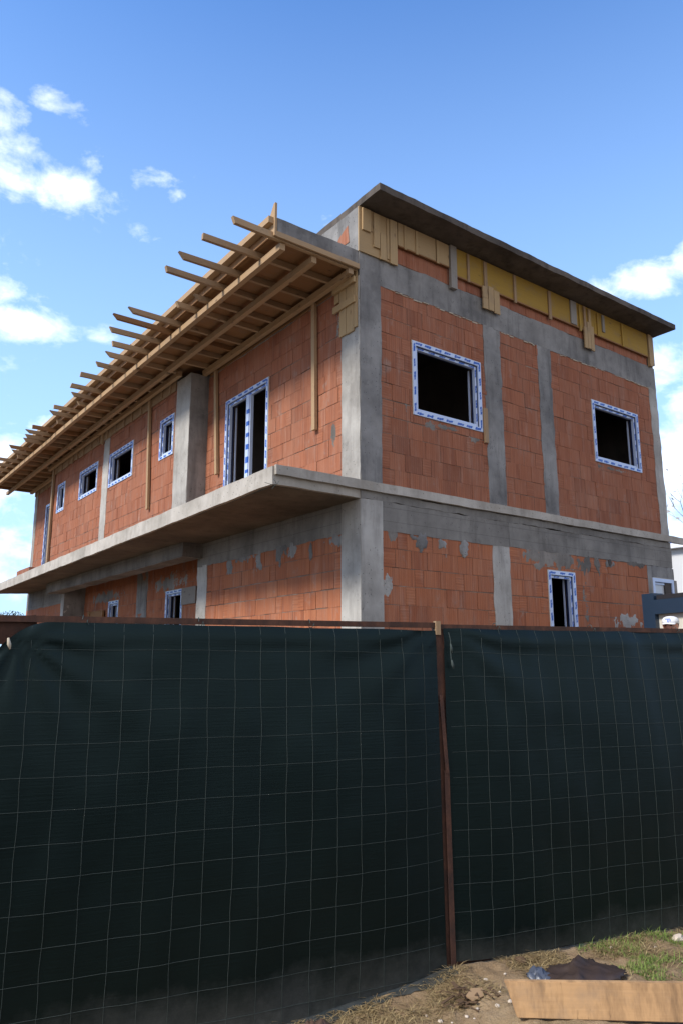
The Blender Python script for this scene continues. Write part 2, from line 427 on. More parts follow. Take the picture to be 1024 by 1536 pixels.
def window(pl, u0, u1, v0, v1, parent, name='window', label=None, mull=None, bottom=True, pane=None, marks=True, seed=1):
    random.seed(seed)
    f = .066; g = .010; s_ = .036
    fr = MB()
    def ring(mb, a, b, c, d, t, w0, w1, bot=True, mi=0):
        pl.box(mb, a, a + t, c, d, w0, w1, .3, mi); pl.box(mb, b - t, b, c, d, w0, w1, .3, mi)
        pl.box(mb, a + t, b - t, d - t, d, w0, w1, .3, mi)
        if bot: pl.box(mb, a + t, b - t, c, c + t, w0, w1, .3, mi)
    ring(fr, u0, u1, v0, v1, f, -.07, .016, bottom)
    if marks:
        e = .0165
        film_marks(fr, pl, u0 + .008, u1 - .008, v1 - f + .008, v1 - .006, e, False)
        if bottom: film_marks(fr, pl, u0 + .008, u1 - .008, v0 + .006, v0 + f - .006, e, False)
        film_marks(fr, pl, u0 + .006, u0 + f - .008, v0, v1, e, True); film_marks(fr, pl, u1 - f + .008, u1 - .006, v0, v1, e, True)
    o = fr.build(name, ['pvc', 'film'], parent)
    if label: o['label'] = label
    c0 = v0 + (f if bottom else 0)
    ga = MB(); ring(ga, u0 + f, u1 - f, c0, v1 - f, g, -.07, -.006, bottom)
    ring(ga, u0 + f + g + s_ - .012, u1 - f - g - s_ + .012, c0 + (g + s_ - .012 if bottom else 0), v1 - f - g - s_ + .012, .010, -.105, -.071, bottom)
    ga.build('gasket', 'navy', o)
    sa = MB(); ring(sa, u0 + f + g, u1 - f - g, c0 + (g if bottom else 0), v1 - f - g, s_, -.07, -.018, bottom)
    if mull:
        pl.box(sa, mull - .05, mull + .05, c0, v1 - f - g - s_, -.07, .006, .3)
        pl.box(sa, mull - .075, mull - .052, c0, v1 - f - g - s_, -.07, -.012, .3)
    if marks:
        film_marks(sa, pl, u0 + f + g, u1 - f - g, v1 - f - g - s_, v1 - f - g, -.0175, False)
        film_marks(sa, pl, u1 - f - g - s_, u1 - f - g, v0 + .1, v1 - .1, -.0175, True)
        if mull:
            for k in range(9):
                z = c0 + .12 + k * .21; pl.box(sa, mull - .052, mull + .030, z + R(-.02, .02), z + R(.07, .10), -.02, .0075, .5, 1)
    sa.build('sash', ['pvc', 'film'], o)
    iu0, iu1 = u0 + f + g + s_, u1 - f - g - s_; iv0, iv1 = c0 + (g + s_ if bottom else 0), v1 - f - g - s_
    # pale inner edge of the opened sash standing inside the reveal
    st = MB(); pl.box(st, iu1 - .008, iu1 + .008, iv0, iv1, -.16, -.135, .4); st.build('inner_strip', 'pvc', o)
    fo = MB()                                                      # mounting foam squeezed out round the frame
    for (a, b, c, d) in ((u0 - .012, u0, v0, v1), (u1, u1 + .012, v0, v1), (u0 - .012, u1 + .012, v1, v1 + .012)):
        pl.box(fo, a, b, c, d, -.05, .004)
    fo.build('foam_joint', 'foam', o)
    if pane:
        pb = MB(); pl.box(pb, iu0, iu1, iv0, iv1, -.05, -.04); pb.build('pane', pane, o)
    return o

def blob(pl, cu, cv, ru, rv, th, seed, down=.0):
    """ragged smear of mortar: only the cells of a fine grid where a noisy fall-off is high are kept"""
    c = max(.008, min(.02, min(ru, rv) / 9)); RU, RV0, RV1 = ru * 1.5, rv * (1.5 + down * .6), rv * 1.4
    nu, nv = int(2 * RU / c), int((RV0 + RV1) / c); mb = MB(); val = {}
    sd = Vector((seed * 3.7, seed * 1.3, 0))
    for j in range(nv + 1):
        for i in range(nu + 1):
            u = -RU + 2 * RU * i / nu; v = -RV0 + (RV0 + RV1) * j / nv
            q = Vector((u / .22, v / .34, 0)) + sd
            nz = noise.noise(q * 1.3) * .55 + noise.noise(q * 3.7) * .40 + noise.noise(q * 9) * .22
            # drips: narrow tongues reaching downwards
            tongue = down * .5 * max(0, noise.noise(Vector((u / .07, seed, 2)))) if v < 0 else 0
            rr = math.hypot(u / ru, v / (rv * (1 + tongue * 2))); f = .92 - rr + nz * 1.25
            val[i, j] = f
            mb.v.append(pl.p(cu + u, cv + v, -.004 + th * min(1, max(0, f * 2.2)) + .004 * noise.noise(q * 12)))
    W = nu + 1; r = random.random()
    for j in range(nv):
        for i in range(nu):
            if (val[i, j] + val[i + 1, j] + val[i, j + 1] + val[i + 1, j + 1]) / 4 < .14: continue
            q = [j * W + i, j * W + i + 1, (j + 1) * W + i + 1, (j + 1) * W + i]
            if pl is not RF: q = q[::-1]
            mb.face(q, [(0, 0)] * 4, r)
    used = sorted({k for f in mb.f for k in f}); mp = {k: a for a, k in enumerate(used)}
    mb.v = [mb.v[k] for k in used]; mb.f = [[mp[k] for k in f] for f in mb.f]
    return mb

# ------------------------------------------------------------------ the house
LX, LY, GZ = 7.42, 17.0, .5
house = thing('unfinished_house', (0, 0, GZ), 'unfinished two storey house of red clay blocks and grey concrete behind the green fence', 'house')
H = house
# floor and balcony slab (z 3.87 .. 4.10); balcony narrows a little towards the far end
def tap(p):
    if p.x < 0: return Vector((p.x * (1 - .20 * p.y / 17.), p.y, p.z - .004 * p.y * (-p.x / 1.36)))
    return p
MB().rough((-1.36, 0, 3.87), (0, 16.85, 4.095), .11, .008, seed=1, taper=tap).build('balcony_slab', ['slab_edge'], H)
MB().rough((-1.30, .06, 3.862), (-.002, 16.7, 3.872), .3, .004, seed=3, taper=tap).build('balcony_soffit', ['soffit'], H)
MB().bb((0.004, .004, 3.872), (LX, LY, 4.09)).build('floor_slab', ['inside'], H)
conc(RF, -.0, LX + .02, 3.868, 3.975, H, 'slab_edge', 'conc_beam', -.1, .012, .006)
MB().rough((-1.33, -.055, 3.985), (8.6, -.004, 4.108), .1, .007, seed=5).build('edge_strip', ['slab_edge'], H)
# ground floor, right facade
C1 = 'conc'
MB().rough((.0, -.010, GZ), (.37, .0, 3.868), .12, .006, seed=2).build('concrete_column', 'conc', H)
MB().rough((-.008, -.004, GZ), (0.0, .42, 3.868), .12, .005, seed=9).build('concrete_column', 'conc', H)
MB().bb((0.001, 0.001, GZ), (.37, .42, 3.86)).build('column_core', 'conc', H)
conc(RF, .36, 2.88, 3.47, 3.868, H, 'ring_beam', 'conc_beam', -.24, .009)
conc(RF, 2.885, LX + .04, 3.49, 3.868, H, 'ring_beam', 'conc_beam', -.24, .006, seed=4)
conc(RF, 2.50, 2.88, GZ, 3.48, H, 'concrete_column', 'conc', -.24, .008)
W3 = (3.77, 4.46, 1.9, 3.19); W4 = (6.74, 7.44, 2.3, 3.27)
brick_wall(RF, .36, 2.52, GZ, 3.49, [], H, 'brick_low', z0=3.49 - 12 * .25)
brick_wall(RF, 2.87, 6.62, GZ, 3.50, [W3], H, 'brick_low', z0=3.49 - 12 * .25)
window(RF, *W3, H, label='tall narrow window frame near the lower right of the house', seed=3)
window(RF, *W4, H, label='pale framed window partly behind the navy cabin frame', seed=4, pane='whitepane', marks=False)
for (a, b, c, d) in sub((6.60, 7.48, GZ, 3.49), [W4]): conc(RF, a, b, c, d, H, 'concrete_pier', 'conc_dark', -.24, .004, .004)
MB().box((7.44, -.02, 2.6), (.09, 0, 0), (0, .03, 0), (0, 0, .66)).build('filler_board', 'grey_wood', H)
# cement smears, drips and plugged holes of the ground floor
for k, (u, v, ru, rv, th, mm) in enumerate([(.56, 3.44, .14, .12, .012, 'patch'), (1.08, 3.38, .15, .16, .022, 'conc_dark'), (1.44, 3.40, .10, .15, .02, 'conc_dark'),
        (1.92, 3.37, .11, .17, .022, 'conc_dark'), (3.9, 3.38, .75, .20, .010, 'patch'), (3.45, 3.42, .25, .14, .011, 'patch'), (4.75, 3.36, .22, .17, .012, 'patch'),
        (5.10, 3.42, .13, .14, .018, 'patch'), (5.46, 3.42, .14, .13, .022, 'conc_dark'), (6.3, 3.48, .4, .06, .01, 'patch'), (4.72, 2.72, .08, .33, .006, 'patch'),
        (5.9, 2.45, .5, .13, .008, 'conc'), (.46, 2.76, .10, .16, .010, 'conc')]):
    blob(RF, u, v, ru, rv, th, 11 + k, 1.2).build('mortar_patch', mm, H, True)
MB().poly([RF.p(5.44 + .045 * math.cos(a), 3.44 + .06 * math.sin(a), .020) for a in [i * math.pi / 5 for i in range(10)]], RF.n, .008).build('pipe_hole', 'inside', H)
# upper storey, right facade
W1 = (.965, 2.39, 5.23, 6.37); W2 = (5.26, 6.69, 5.24, 6.39)
brick_wall(RF, .36, 2.52, 4.10, 7.06, [W1], H); brick_wall(RF, 2.85, 3.83, 4.10, 7.07, [], H); brick_wall(RF, 4.14, 7.19, 4.10, 7.06, [W2], H)
MB().rough((0.0, -.009, 4.10), (.375, .0, 7.52), .10, .006, seed=12, edge=(.02, 0, 0)).build('concrete_column', 'conc_dark', H)  # face turned from the sun: its shade is put into the darker concrete colour
MB().rough((-.009, -.004, 4.09), (0, .41, 7.1), .10, .006, seed=13, edge=(0, .02, 0)).build('concrete_column', 'conc', H)
MB().bb((0.001, 0.001, 4.1), (.37, .41, 8.15)).build('column_core', 'conc', H)
conc(RF, 2.49, 2.88, 4.09, 7.06, H, 'concrete_column', 'conc_dark', amp=.008, seed=5)
conc(RF, 3.81, 4.16, 4.09, 7.06, H, 'concrete_column', 'conc_dark', amp=.010, seed=6)
conc(RF, 7.17, LX + .01, 4.09, 7.06, H, 'concrete_column', 'conc', amp=.007, seed=7)
conc(RF, .37, LX + .008, 7.05, 7.51, H, 'ring_beam', 'conc_dark', amp=.008, seed=8)
for (a, b) in ((.40, 2.4), (2.92, 3.75), (4.3, 7.1)):              # ragged pale mortar line under the ring beam
    mb = MB(); u = a
    while u < b:
        w = R(.03, .12); z = 7.045 + R(-.008, .006)
        if random.random() < .75: RF.box(mb, u, u + w, z - R(.006, .018), z, -.01, R(.008, .018))
        u += w + R(0, .03)
    mb.build('mortar_line', 'foam', H)
window(RF, *W1, H, label='large square window frame nearest the house corner', seed=5)
window(RF, *W2, H, label='square window frame nearest the far right edge', seed=6)
for k, (u, v, ru, rv, th) in enumerate([(1.28, 5.12, .16, .09, .006), (1.75, 5.16, .55, .05, .006), (.83, 5.3, .03, .16, .004), (2.2, 5.08, .14, .06, .006), (5.9, 5.17, .6, .045, .006), (1.95, 4.62, .06, .22, .005)]):
    blob(RF, u, v, ru, rv, th, 40 + k, .8).build('mortar_patch', 'patch', H, True)
# attic of the right wing
brick_wall(RF, .60, 7.2, 7.51, 7.83, [], H, z0=7.51, bl=.42, bh=.29)
MB().bb((0.01, .012, 7.5), (LX, .24, 8.18)).build('attic_wall', 'conc_dark', H)
MB().rough((-.008, .0, 7.485), (.0, 5.0, 8.185), .12, .006, seed=21).build('attic_side_wall', 'conc_dark', H)
MB().bb((0.0, .25, 7.52), (.2, 5.0, 8.18)).build('attic_side_core', 'conc_dark', H)
MB().rough((.0, -.010, 7.5), (.06, .0, 8.18), .1, .005, seed=22).build('attic_corner', 'conc_dark', H)
MB().poly([LF.p(.22, 7.72, .011), LF.p(.62, 7.72, .011), LF.p(.46, 7.90, .011), LF.p(.25, 8.0, .011)][::-1], LF.n, .004).build('exposed_block', 'brick', H)
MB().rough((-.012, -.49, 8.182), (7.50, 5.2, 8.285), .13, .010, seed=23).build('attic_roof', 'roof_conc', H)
# left facade, upper storey: near section
BD = (2.44, 3.93, 4.10, 6.36)
brick_wall(LF, .40, 4.72, 4.10, 7.06, [BD], H)
conc(LF, .40, 4.72, 7.05, 7.27, H, 'ring_beam', 'conc_dark', amp=.005)
window(LF, *BD, H, name='balcony_door', label='double balcony door frame with blue printed film', mull=3.13, bottom=False, seed=8)
for k, (u, v, ru, rv, th) in enumerate([(.62, 4.9, .06, .22, .005), (.50, 6.55, .10, .25, .006), (.8, 4.16, .3, .05, .012)]):
    blob(LF, u, v, ru, rv, th, 60 + k, .8).build('mortar_patch', 'patch', H, True)
# bay with pilaster
BW = [(5.38, 6.05, 5.67, 6.49), (7.50, 8.98, 5.68, 6.47), (9.80, 11.18, 5.78, 6.51), (12.45, 13.12, 5.76, 6.55)]
BL = ['slim window frame left of the concrete pilaster', 'wide window frame right of the slim column', 'wide window frame left of the slim column', 'slim window frame at the far end of the bay']
MB().rough((-.372, 4.68, 4.09), (0.0, 5.30, 7.09), .12, .007, seed=30).build('concrete_pilaster', 'conc', H)
MB().rough((-.365, 4.671, 4.09), (0.0, 4.683, 7.085), .12, .004, seed=31).build('pilaster_shade_side', 'conc_dark', H)  # dark sheet over this face: the pilaster's own shade put into the colour
brick_wall(BF, 5.30, 9.07, 4.10, 7.06, BW, H); brick_wall(BF, 9.42, 13.60, 4.10, 7.06, BW, H)
conc(BF, 9.05, 9.44, 4.09, 7.08, H, 'concrete_column', 'conc', amp=.008)
conc(BF, 5.3, 13.6, 7.05, 7.26, H, 'ring_beam', 'conc_dark', amp=.004)
MB().bb((-.35, 13.36, 4.1), (0.1, 13.60, 7.25)).build('bay_return_wall', 'mortar', H)
for k, (w, lb) in enumerate(zip(BW, BL)): window(BF, *w, H, label=lb, seed=20 + k)
# far section
FD = (14.80, 15.60, 4.10, 6.46)
brick_wall(LF, 13.55, 16.72, 4.10, 7.06, [FD], H)
window(LF, *FD, H, name='balcony_door', label='narrow balcony door frame beyond the bay', bottom=False, seed=31)
conc(LF, 16.70, LY, 4.09, 7.08, H, 'concrete_column', 'conc', amp=.006)
conc(LF, 13.6, 16.72, 7.05, 7.27, H, 'ring_beam', 'conc_dark', amp=.004)
# left facade, ground floor
brick_wall(LF, .41, 4.48, GZ, 3.46, [], H, 'brick_low', z0=3.46 - 12 * .25)
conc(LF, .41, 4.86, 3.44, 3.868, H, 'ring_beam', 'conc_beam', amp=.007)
conc(LF, 4.46, 4.85, GZ, 3.46, H, 'concrete_column', 'conc', amp=.007)
for k, (u, v, ru, rv, th) in enumerate([(2.65, 3.34, .12, .16, .02), (2.02, 3.38, .22, .15, .018), (1.66, 3.38, .14, .16, .014), (1.15, 3.30, .05, .12, .02), (3.6, 3.35, .2, .14, .01), (.6, 3.38, .25, .12, .012), (3.1, 3.42, .3, .07, .01)]):
    blob(LF, u, v, ru, rv, th, 80 + k, 1.2).build('mortar_patch', 'conc_dark', H, True)
MB().rough((-.40, 4.66, 3.59), (-.05, 13.35, 3.872), .14, .012, seed=33).build('loggia_beam', 'conc_beam', H)
MB().rough((-.05, 4.66, 3.60), (.0, 4.86, 3.872), .1, .006, seed=34).build('beam_end', 'conc_beam', H)
NW = [(6.66, 7.50, 1.9, 3.24), (10.36, 11.06, 1.9, 3.26)]
brick_wall(NF, 4.85, 13.1, GZ, 3.86, NW, H, 'brick_low')
for w, lb in zip(NW, ['loggia window frame beside the pale column', 'loggia window frame deeper in the loggia']): window(NF, *w, H, label=lb, seed=41)
conc(NF, 8.55, 9.2, GZ, 3.86, H, 'concrete_column', 'conc_dark', amp=.008)
blob(NF, 7.4, 3.42, 1.1, .20, .008, 91, .5).build('mortar_patch', 'conc_dark', H, True); blob(NF, 11.2, 3.40, 1.5, .18, .008, 92, .5).build('mortar_patch', 'conc_dark', H, True)
MB().bb((-.02, 13.0, GZ), (XR + .2, 13.02, 3.87)).build('loggia_side_wall', 'conc_dark', H)
MB().bb((.0, 4.84, GZ), (XR, 4.85, 3.87)).build('loggia_side_wall', 'conc_dark', H)
conc(LF, 13.0, 13.32, GZ, 3.87, H, 'concrete_column', 'conc', amp=.006)
brick_wall(LF, 13.30, LY, GZ, 3.36, [], H, 'brick_low'); conc(LF, 13.3, LY, 3.34, 3.868, H, 'ring_beam', 'conc_beam', amp=.006)
MB().box((.50, 5.98, 2.9), (.03, 0, 0), (0, .66, 0), (0, 0, .34)).build('opening_board', 'grey_wood', H)
# eave slab and the shell that keeps the rooms dark
MB().rough((-1.355, .0, 7.272), (0.0, LY + .3, 7.475), .12, .007, seed=35).build('eave_slab', 'conc_dark', H)
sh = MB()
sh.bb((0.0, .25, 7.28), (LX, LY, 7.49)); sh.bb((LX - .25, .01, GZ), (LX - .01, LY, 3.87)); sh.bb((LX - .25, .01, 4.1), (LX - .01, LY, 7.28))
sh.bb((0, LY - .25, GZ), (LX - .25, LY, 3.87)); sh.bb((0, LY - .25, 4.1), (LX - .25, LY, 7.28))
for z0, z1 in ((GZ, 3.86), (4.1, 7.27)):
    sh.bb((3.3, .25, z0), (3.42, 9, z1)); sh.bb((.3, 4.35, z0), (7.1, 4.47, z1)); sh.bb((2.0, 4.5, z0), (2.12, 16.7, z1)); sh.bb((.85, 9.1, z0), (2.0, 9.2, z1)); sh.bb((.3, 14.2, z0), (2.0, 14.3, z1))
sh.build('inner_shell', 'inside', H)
MB().bb((.0, .0, GZ - .3), (LX, LY, GZ + .02)).build('ground_slab', 'conc_dark', H)

# ------------------------------------------------------------------ eave formwork
EF = thing('eave_formwork', (-1.0, 8.5, 7.07), 'long timber eave formwork of joists and boards over the balcony', 'formwork')
joists = [(.055, -1.99), (.55, -2.14), (1.13, -2.17), (1.65, -2.19), (2.15, -1.47), (2.58, -1.62), (3.19, -2.13), (3.55, -2.25), (3.97, -2.15), (4.51, -1.93),
          (5.07, -1.84), (5.67, -1.85), (6.29, -1.94), (7.02, -1.91), (7.47, -1.72), (8.0, -1.46), (8.52, -1.82), (8.91, -1.75), (9.5, -1.47), (10.19, -1.83), (10.64, -1.83),
          (11.05, -1.76), (11.48, -1.71), (12.24, -1.86), (12.72, -1.69), (13.2, -1.48), (13.69, -1.85), (14.3, -1.72), (14.9, -1.9), (15.5, -1.72), (16.1, -1.8), (16.75, -1.86), (17.3, -1.9)]
random.seed(21)
for k, (y, x) in enumerate(joists):
    mb = MB(); sk = R(-.055, .055); w = R(.042, .06); zt, zb = 7.252, 7.165 + R(-.006, .006)
    x1 = -.07 if y < 13.7 and y > 4.7 else -.03
    if 4.7 < y < 13.6: x1 = -.40
    cut = R(-.02, .06)
    y0 = y - w / 2; p = [(x - cut + sk * 0, zt), (x + cut, zb), (x1, zb), (x1, zt)]
    b = len(mb.v)
    for yy in (0, w):
        for i, (px, pz) in enumerate(p): mb.v.append(Vector((px, y0 + yy + (sk if i < 2 else 0), pz)))
    r = random.random(); Lg = x1 - x
    def F(ids, uv): mb.face([b + i for i in ids], uv, r)
    F((0, 1, 2, 3), [(0, .09), (0, 0), (Lg, 0), (Lg, .09)]); F((7, 6, 5, 4), [(Lg, .49), (Lg, .4), (0, .4), (0, .49)])
    F((0, 4, 5, 1), [(0, 0), (.05, 0), (.05, .09), (0, .09)]); F((2, 6, 7, 3), [(0, 0), (.05, 0), (.05, .09), (0, .09)])
    F((1, 5, 6, 2), [(0, .2), (0, .25), (Lg, .25), (Lg, .2)]); F((0, 3, 7, 4), [(0, .6), (Lg, .6), (Lg, .65), (0, .65)])
    mb.build('joist', random.choice(('wood_end', 'wood_end', 'wood_end', 'wood', 'deck')), EF)
def runs(x0, x1, z0, z1, ys, name, m='wood'):
    for a, b in zip(ys[:-1], ys[1:]):
        o = R(-.012, .012); MB().box((x0 + o, a, z0), (x1 - x0, 0, 0), (R(-.01, .01), b - a + .05, 0), (0, 0, z1 - z0)).build(name, m, EF)
runs(-1.29, -1.21, 7.07, 7.163, [.04, 5.02, 10.4, 17.7], 'bearer'); runs(-.77, -.69, 7.07, 7.163, [.06, 4.9, 11.2, 17.6], 'bearer', 'wood')
runs(-.155, -.075, 7.075, 7.175, [.10, 4.62], 'ledger'); runs(-.50, -.42, 7.085, 7.175, [4.95, 9.6, 13.75], 'ledger'); runs(-.155, -.075, 7.085, 7.175, [13.7, 17.1], 'ledger')
MB().box((-.18, .015, 7.085), (.085, 0, 0), (0, .07, 0), (0, 0, .08)).build('ledger', 'wood_end', EF)
y = .03
while y < 17.3:                                                    # deck boards under the slab
    w = R(.48, .64); z = 7.254 + R(0, .003); MB().bb((-1.352, y, z), (-.02, min(y + w, 17.35), 7.270)).build('deck_panel', 'deck', EF); y += w + R(.004, .015)
y = -.0
for b in (2.2, 4.9, 8.0, 11.0, 14.0, 17.4):                        # thin fascia boards on edge and the timbers nailed along their top
    MB().box((-1.383, y, 7.256), (.024, 0, 0), (0, b - y - .008, 0), (0, 0, .235 + R(-.01, .005))).build('fascia_board', 'deck', EF)
    o = R(-.006, .006); MB().box((-1.485 + o, y - .005, 7.362 + R(-.006, .006)), (.10, 0, 0), (R(-.012, .012), b - y - .008, R(-.01, .01)), (0, 0, .09)).build('fascia_rail', 'wood', EF); y = b
MB().poly([(-1.412, -.035, 7.19), (-1.412, .15, 7.22), (-1.412, .13, 7.47), (-1.412, .0, 7.66), (-1.412, -.035, 7.665)], (1, 0, 0), .032).build('end_cleat', 'wood', EF)
MB().bar((-1.38, -.022, 7.222), (-.02, -.018, 7.215), .03, .075).build('end_board', 'wood', EF)
def prop(pl, u0, v0, u1, v1, w, nm='prop', m='wood'):
    mb = MB(); n = pl.n; p, q = pl.p(u0, v0, .045), pl.p(u1, v1, .045); mb.bar(p, q, w, .05, up=n); return mb.build(nm, m, EF)
prop(LF, 1.03, 5.07, 1.07, 7.09, .085); prop(LF, 4.14, 5.05, 4.32, 7.10, .08); prop(BF, 6.42, 4.75, 6.60, 7.12, .08); prop(BF, 13.50, 4.12, 13.52, 7.12, .13, m='wood_end'); prop(BF, 9.48, 6.85, 9.47, 7.09, .09)
# shuttering strip under the ledger with short cleats
for pl, a, b, z in ((LF, .62, 4.60, 7.045), (BF, 5.33, 13.55, 6.93), (LF, 13.7, 17.0, 6.98)):
    u = a
    while u < b:
        w = R(.9, 1.5); mb = MB(); pl.box(mb, u, min(u + w, b) - .01, z + R(-.02, .02), 7.25, .012, .030); mb.build('shutter_board', 'deck' if pl is LF and a < 1 else 'wood_end', EF); u += w
    if pl is LF and a < 1: continue
    u = a + .2
    while u < b - .1:
        mb = MB(); pl.box(mb, u, u + R(.06, .10), z - R(-.02, .04), 7.10, .031, .055); mb.build('cleat', 'wood_end', EF); u += R(.38, .62)
# ------------------------------------------------------------------ shuttering on the corner column
CF = thing('column_shutter', (-.03, .3, 6.28), 'short pale boards nailed round the top of the corner column under the eave', 'formwork')
for (a, b, c, d, w0, w1) in ((.10, .265, 6.29, 7.04, .012, .034), (.275, .43, 6.30, 7.03, .012, .034), (.05, .56, 6.70, 6.80, .036, .062), (.04, .56, 7.0, 7.09, .036, .075), (.45, .56, 6.86, 7.03, .012, .03), (.03, .095, 6.33, 7.2, .010, .030)):
    mb = MB(); LF.box(mb, a, b, c, d, w0, w1); mb.build('board', 'panel', CF)
# ------------------------------------------------------------------ shuttering below the attic roof
AF = thing('attic_shutter', (3.6, -.03, 7.3), 'band of beige and yellow shutter boards under the dark roof overhang', 'formwork')
def fb(x0, x1, z0, z1, w0, w1, m, nm='board'):
    mb = MB(); t = R(-.004, .004); mb.box(RF.p(x0, z0, w0), RF.u * (x1 - x0) + RF.z * t, RF.z * (z1 - z0) + RF.u * R(-.004, .004), RF.n * (w1 - w0)); mb.build(nm, m, AF)
fb(-.03, .68, 7.46, 8.165, .012, .032, 'panel', 'shutter_panel')
for q in ((.02, .165, 7.80, 8.15, .034, .060), (.225, .335, 7.60, 8.14, .034, .058), (.35, .46, 7.45, 7.86, .034, .056), (.53, .665, 7.44, 8.15, .034, .060), (.475, .52, 7.50, 8.14, .033, .046)): fb(*q, 'panel')
for x0, x1 in ((.69, 1.03), (1.04, 1.45), (1.46, 1.73)): fb(x0, x1, 7.785 + R(-.01, .01), 8.165, .030, .048, 'panel', 'shutter_panel')
for x in (.80, 1.03, 1.46): fb(x, x + .045, 7.76, 8.15, .049, .066, 'panel')
fb(1.745, 1.875, 7.44, 8.17, .020, .075, 'grey_wood', 'post')
for x0, x1 in ((1.885, 2.47), (2.475, 3.20), (3.205, 4.12), (4.125, 4.74), (4.90, 5.45), (5.455, 6.25), (6.255, 7.18)): fb(x0, x1, 7.69 + R(-.01, .01), 8.165, .030, .048, 'yellow', 'shutter_panel')
for x, w, z0, m in ((2.12, .045, 7.66, 'wood_end'), (2.50, .07, 7.66, 'wood_end'), (3.22, .055, 7.64, 'wood_end'), (4.12, .07, 7.60, 'wood_end'), (4.74, .16, 7.70, 'grey_wood'), (4.98, .05, 7.62, 'yellow'), (5.12, .06, 7.62, 'wood_end'), (5.26, .07, 7.65, 'panel'), (5.52, .06, 7.67, 'yellow'), (5.68, .07, 7.80, 'grey_wood'), (6.3, .04, 7.67, 'yellow')):
    fb(x, x + w, z0, 8.15 - R(0, .03), .049, .072, m)
for q in ((2.45, 2.56, 7.50, 7.70), (2.45, 2.565, 7.31, 7.495), (2.58, 2.70, 7.315, 7.73), (2.715, 2.845, 7.30, 7.70), (5.10, 5.19, 7.33, 7.74), (5.20, 5.285, 7.34, 7.86), (5.295, 5.385, 7.325, 7.80)): fb(*q, .050, .074, 'panel')
fb(7.21, 7.30, 7.50, 8.165, .012, .07, 'panel', 'post'); fb(7.31, 7.40, 7.55, 8.165, .012, .05, 'panel', 'post')
for a, b in ((.69, 1.73), (1.89, 4.9), (4.9, 7.18)): fb(a, b, 7.675, 7.70, .020, .055, 'deck', 'ledge_strip') if a > 1 else fb(a, b, 7.77, 7.79, .02, .055, 'deck', 'ledge_strip')
mb = MB(); RF.box(mb, 2.405, 2.475, 5.06, 5.62, .012, .05); o = recenter(mb.build('timber_batten', 'wood_end'))
tag(o, 'short timber batten standing at the lower right corner of the largest window', 'batten')
mb = MB(); mb.rough((-1.05, 12.7, 4.075), (-.80, 14.0, 4.20), .12, .01); o = recenter(mb.build('block_stack', 'brick'))
tag(o, 'flat red clay pieces lying at the far end of the balcony slab', 'clay blocks')
mb = MB(); NF.box(mb, 11.25, 12.35, 1.7, 3.06, .04, .09); NF.box(mb, 12.2, 12.36, 1.7, 3.08, .091, .11); o = recenter(mb.build('wooden_panel', 'deck'))
tag(o, 'brown wooden panel standing against the dim wall under the balcony', 'panel')
mb = MB(); pts = [Vector((-1.345 - .02 * math.sin(i * .9), -.03 - .03 * math.sin(i * .5), 3.93 - .015 * i - .01 * math.sin(i * 1.7))) for i in range(9)]
mb.tube(pts, .003); mb.tube([(-1.3, -.07, 3.90), (-1.33, -.09, 3.86), (-1.37, -.05, 3.84), (-1.46, .0, 3.87)], .003); o = recenter(mb.build('wire_loop', 'thread'))
tag(o, 'thin pale wire hanging from the balcony slab corner', 'wire')

# ------------------------------------------------------------------ fence coordinates
P0 = Vector((-2.5917, -4.1715, 0)); FD_ = Vector((.97803, -.20846, 0)); FN = Vector((-.20846, -.97803, 0))
def fp(s, t, z): return P0 + FD_ * s + FN * t + Vector((0, 0, z))
def lerp(x, tab):
    if x <= tab[0][0]: return tab[0][1]
    for (a, b), (c, d) in zip(tab[:-1], tab[1:]):
        if x <= c: return b + (d - b) * (x - a) / (c - a)
    return tab[-1][1]
BASE = [(-6, -.30), (-2.4, -.20), (-1.05, -.125), (-.58, -.088), (-.2, -.045), (0, -.005), (.3, -.012), (.85, -.012), (1.84, -.03), (4, -.05)]
def sm(a, b, x):
    t = max(0, min(1, (x - a) / (b - a))); return t * t * (3 - 2 * t)
def gz(s, t):
    base = lerp(s, BASE); far = sm(3, 10, max(abs(s), t))
    z = base * (1 - far) + sm(-.3, -4, t) * 0
    if t < 0: z = z * (1 - sm(0, 3, -t)) + .52 * sm(.2, 3.6, -t)
    nz = noise.noise(Vector((s * 1.7, t * 1.7, 3))) * .022 + noise.noise(Vector((s * 6, t * 6, 1))) * .016 + noise.noise(Vector((s * 17, t * 17, 5))) * .014 + abs(noise.noise(Vector((s * 38, t * 38, 5)))) * .012
    near = (1 - sm(2, 8, abs(s))) * (1 - sm(2, 8, abs(t)))
    edge = sm(.0, .10, abs(t)) * .8 + .2
    if t > 0: z += .035 * sm(.3, .7, t) * (1 - sm(1.4, 2.4, t))
    return z + nz * near * edge - .012 + .05 * math.exp(-((t - .05) / .07) ** 2) * (.3 + .7 * max(0, noise.noise(Vector((s * 3, 7, 0))))) * (1 if t > 0 and s < 3 else 0)
def lines(lo, hi, step, far):
    a = []; x = lo
    while x <= hi: a.append(x); x += step
    d = step
    while a[0] > -far: d *= 1.45; a.insert(0, a[0] - d)
    d = step
    while a[-1] < far: d *= 1.45; a.append(a[-1] + d)
    return a
SL = lines(-1.6, 2.7, .022, 400); TL = lines(-.06, 1.5, .02, 400)
mb = MB()
for t in TL:
    for s in SL: mb.v.append(fp(s, t, gz(s, t)))
ns = len(SL)
for j in range(len(TL) - 1):
    for i in range(ns - 1):
        mb.face([j * ns + i, (j + 1) * ns + i, (j + 1) * ns + i + 1, j * ns + i + 1], [(0, 0)] * 4, .5)
g = mb.build('ground', 'ground', None, True); tag(g, kind='structure')

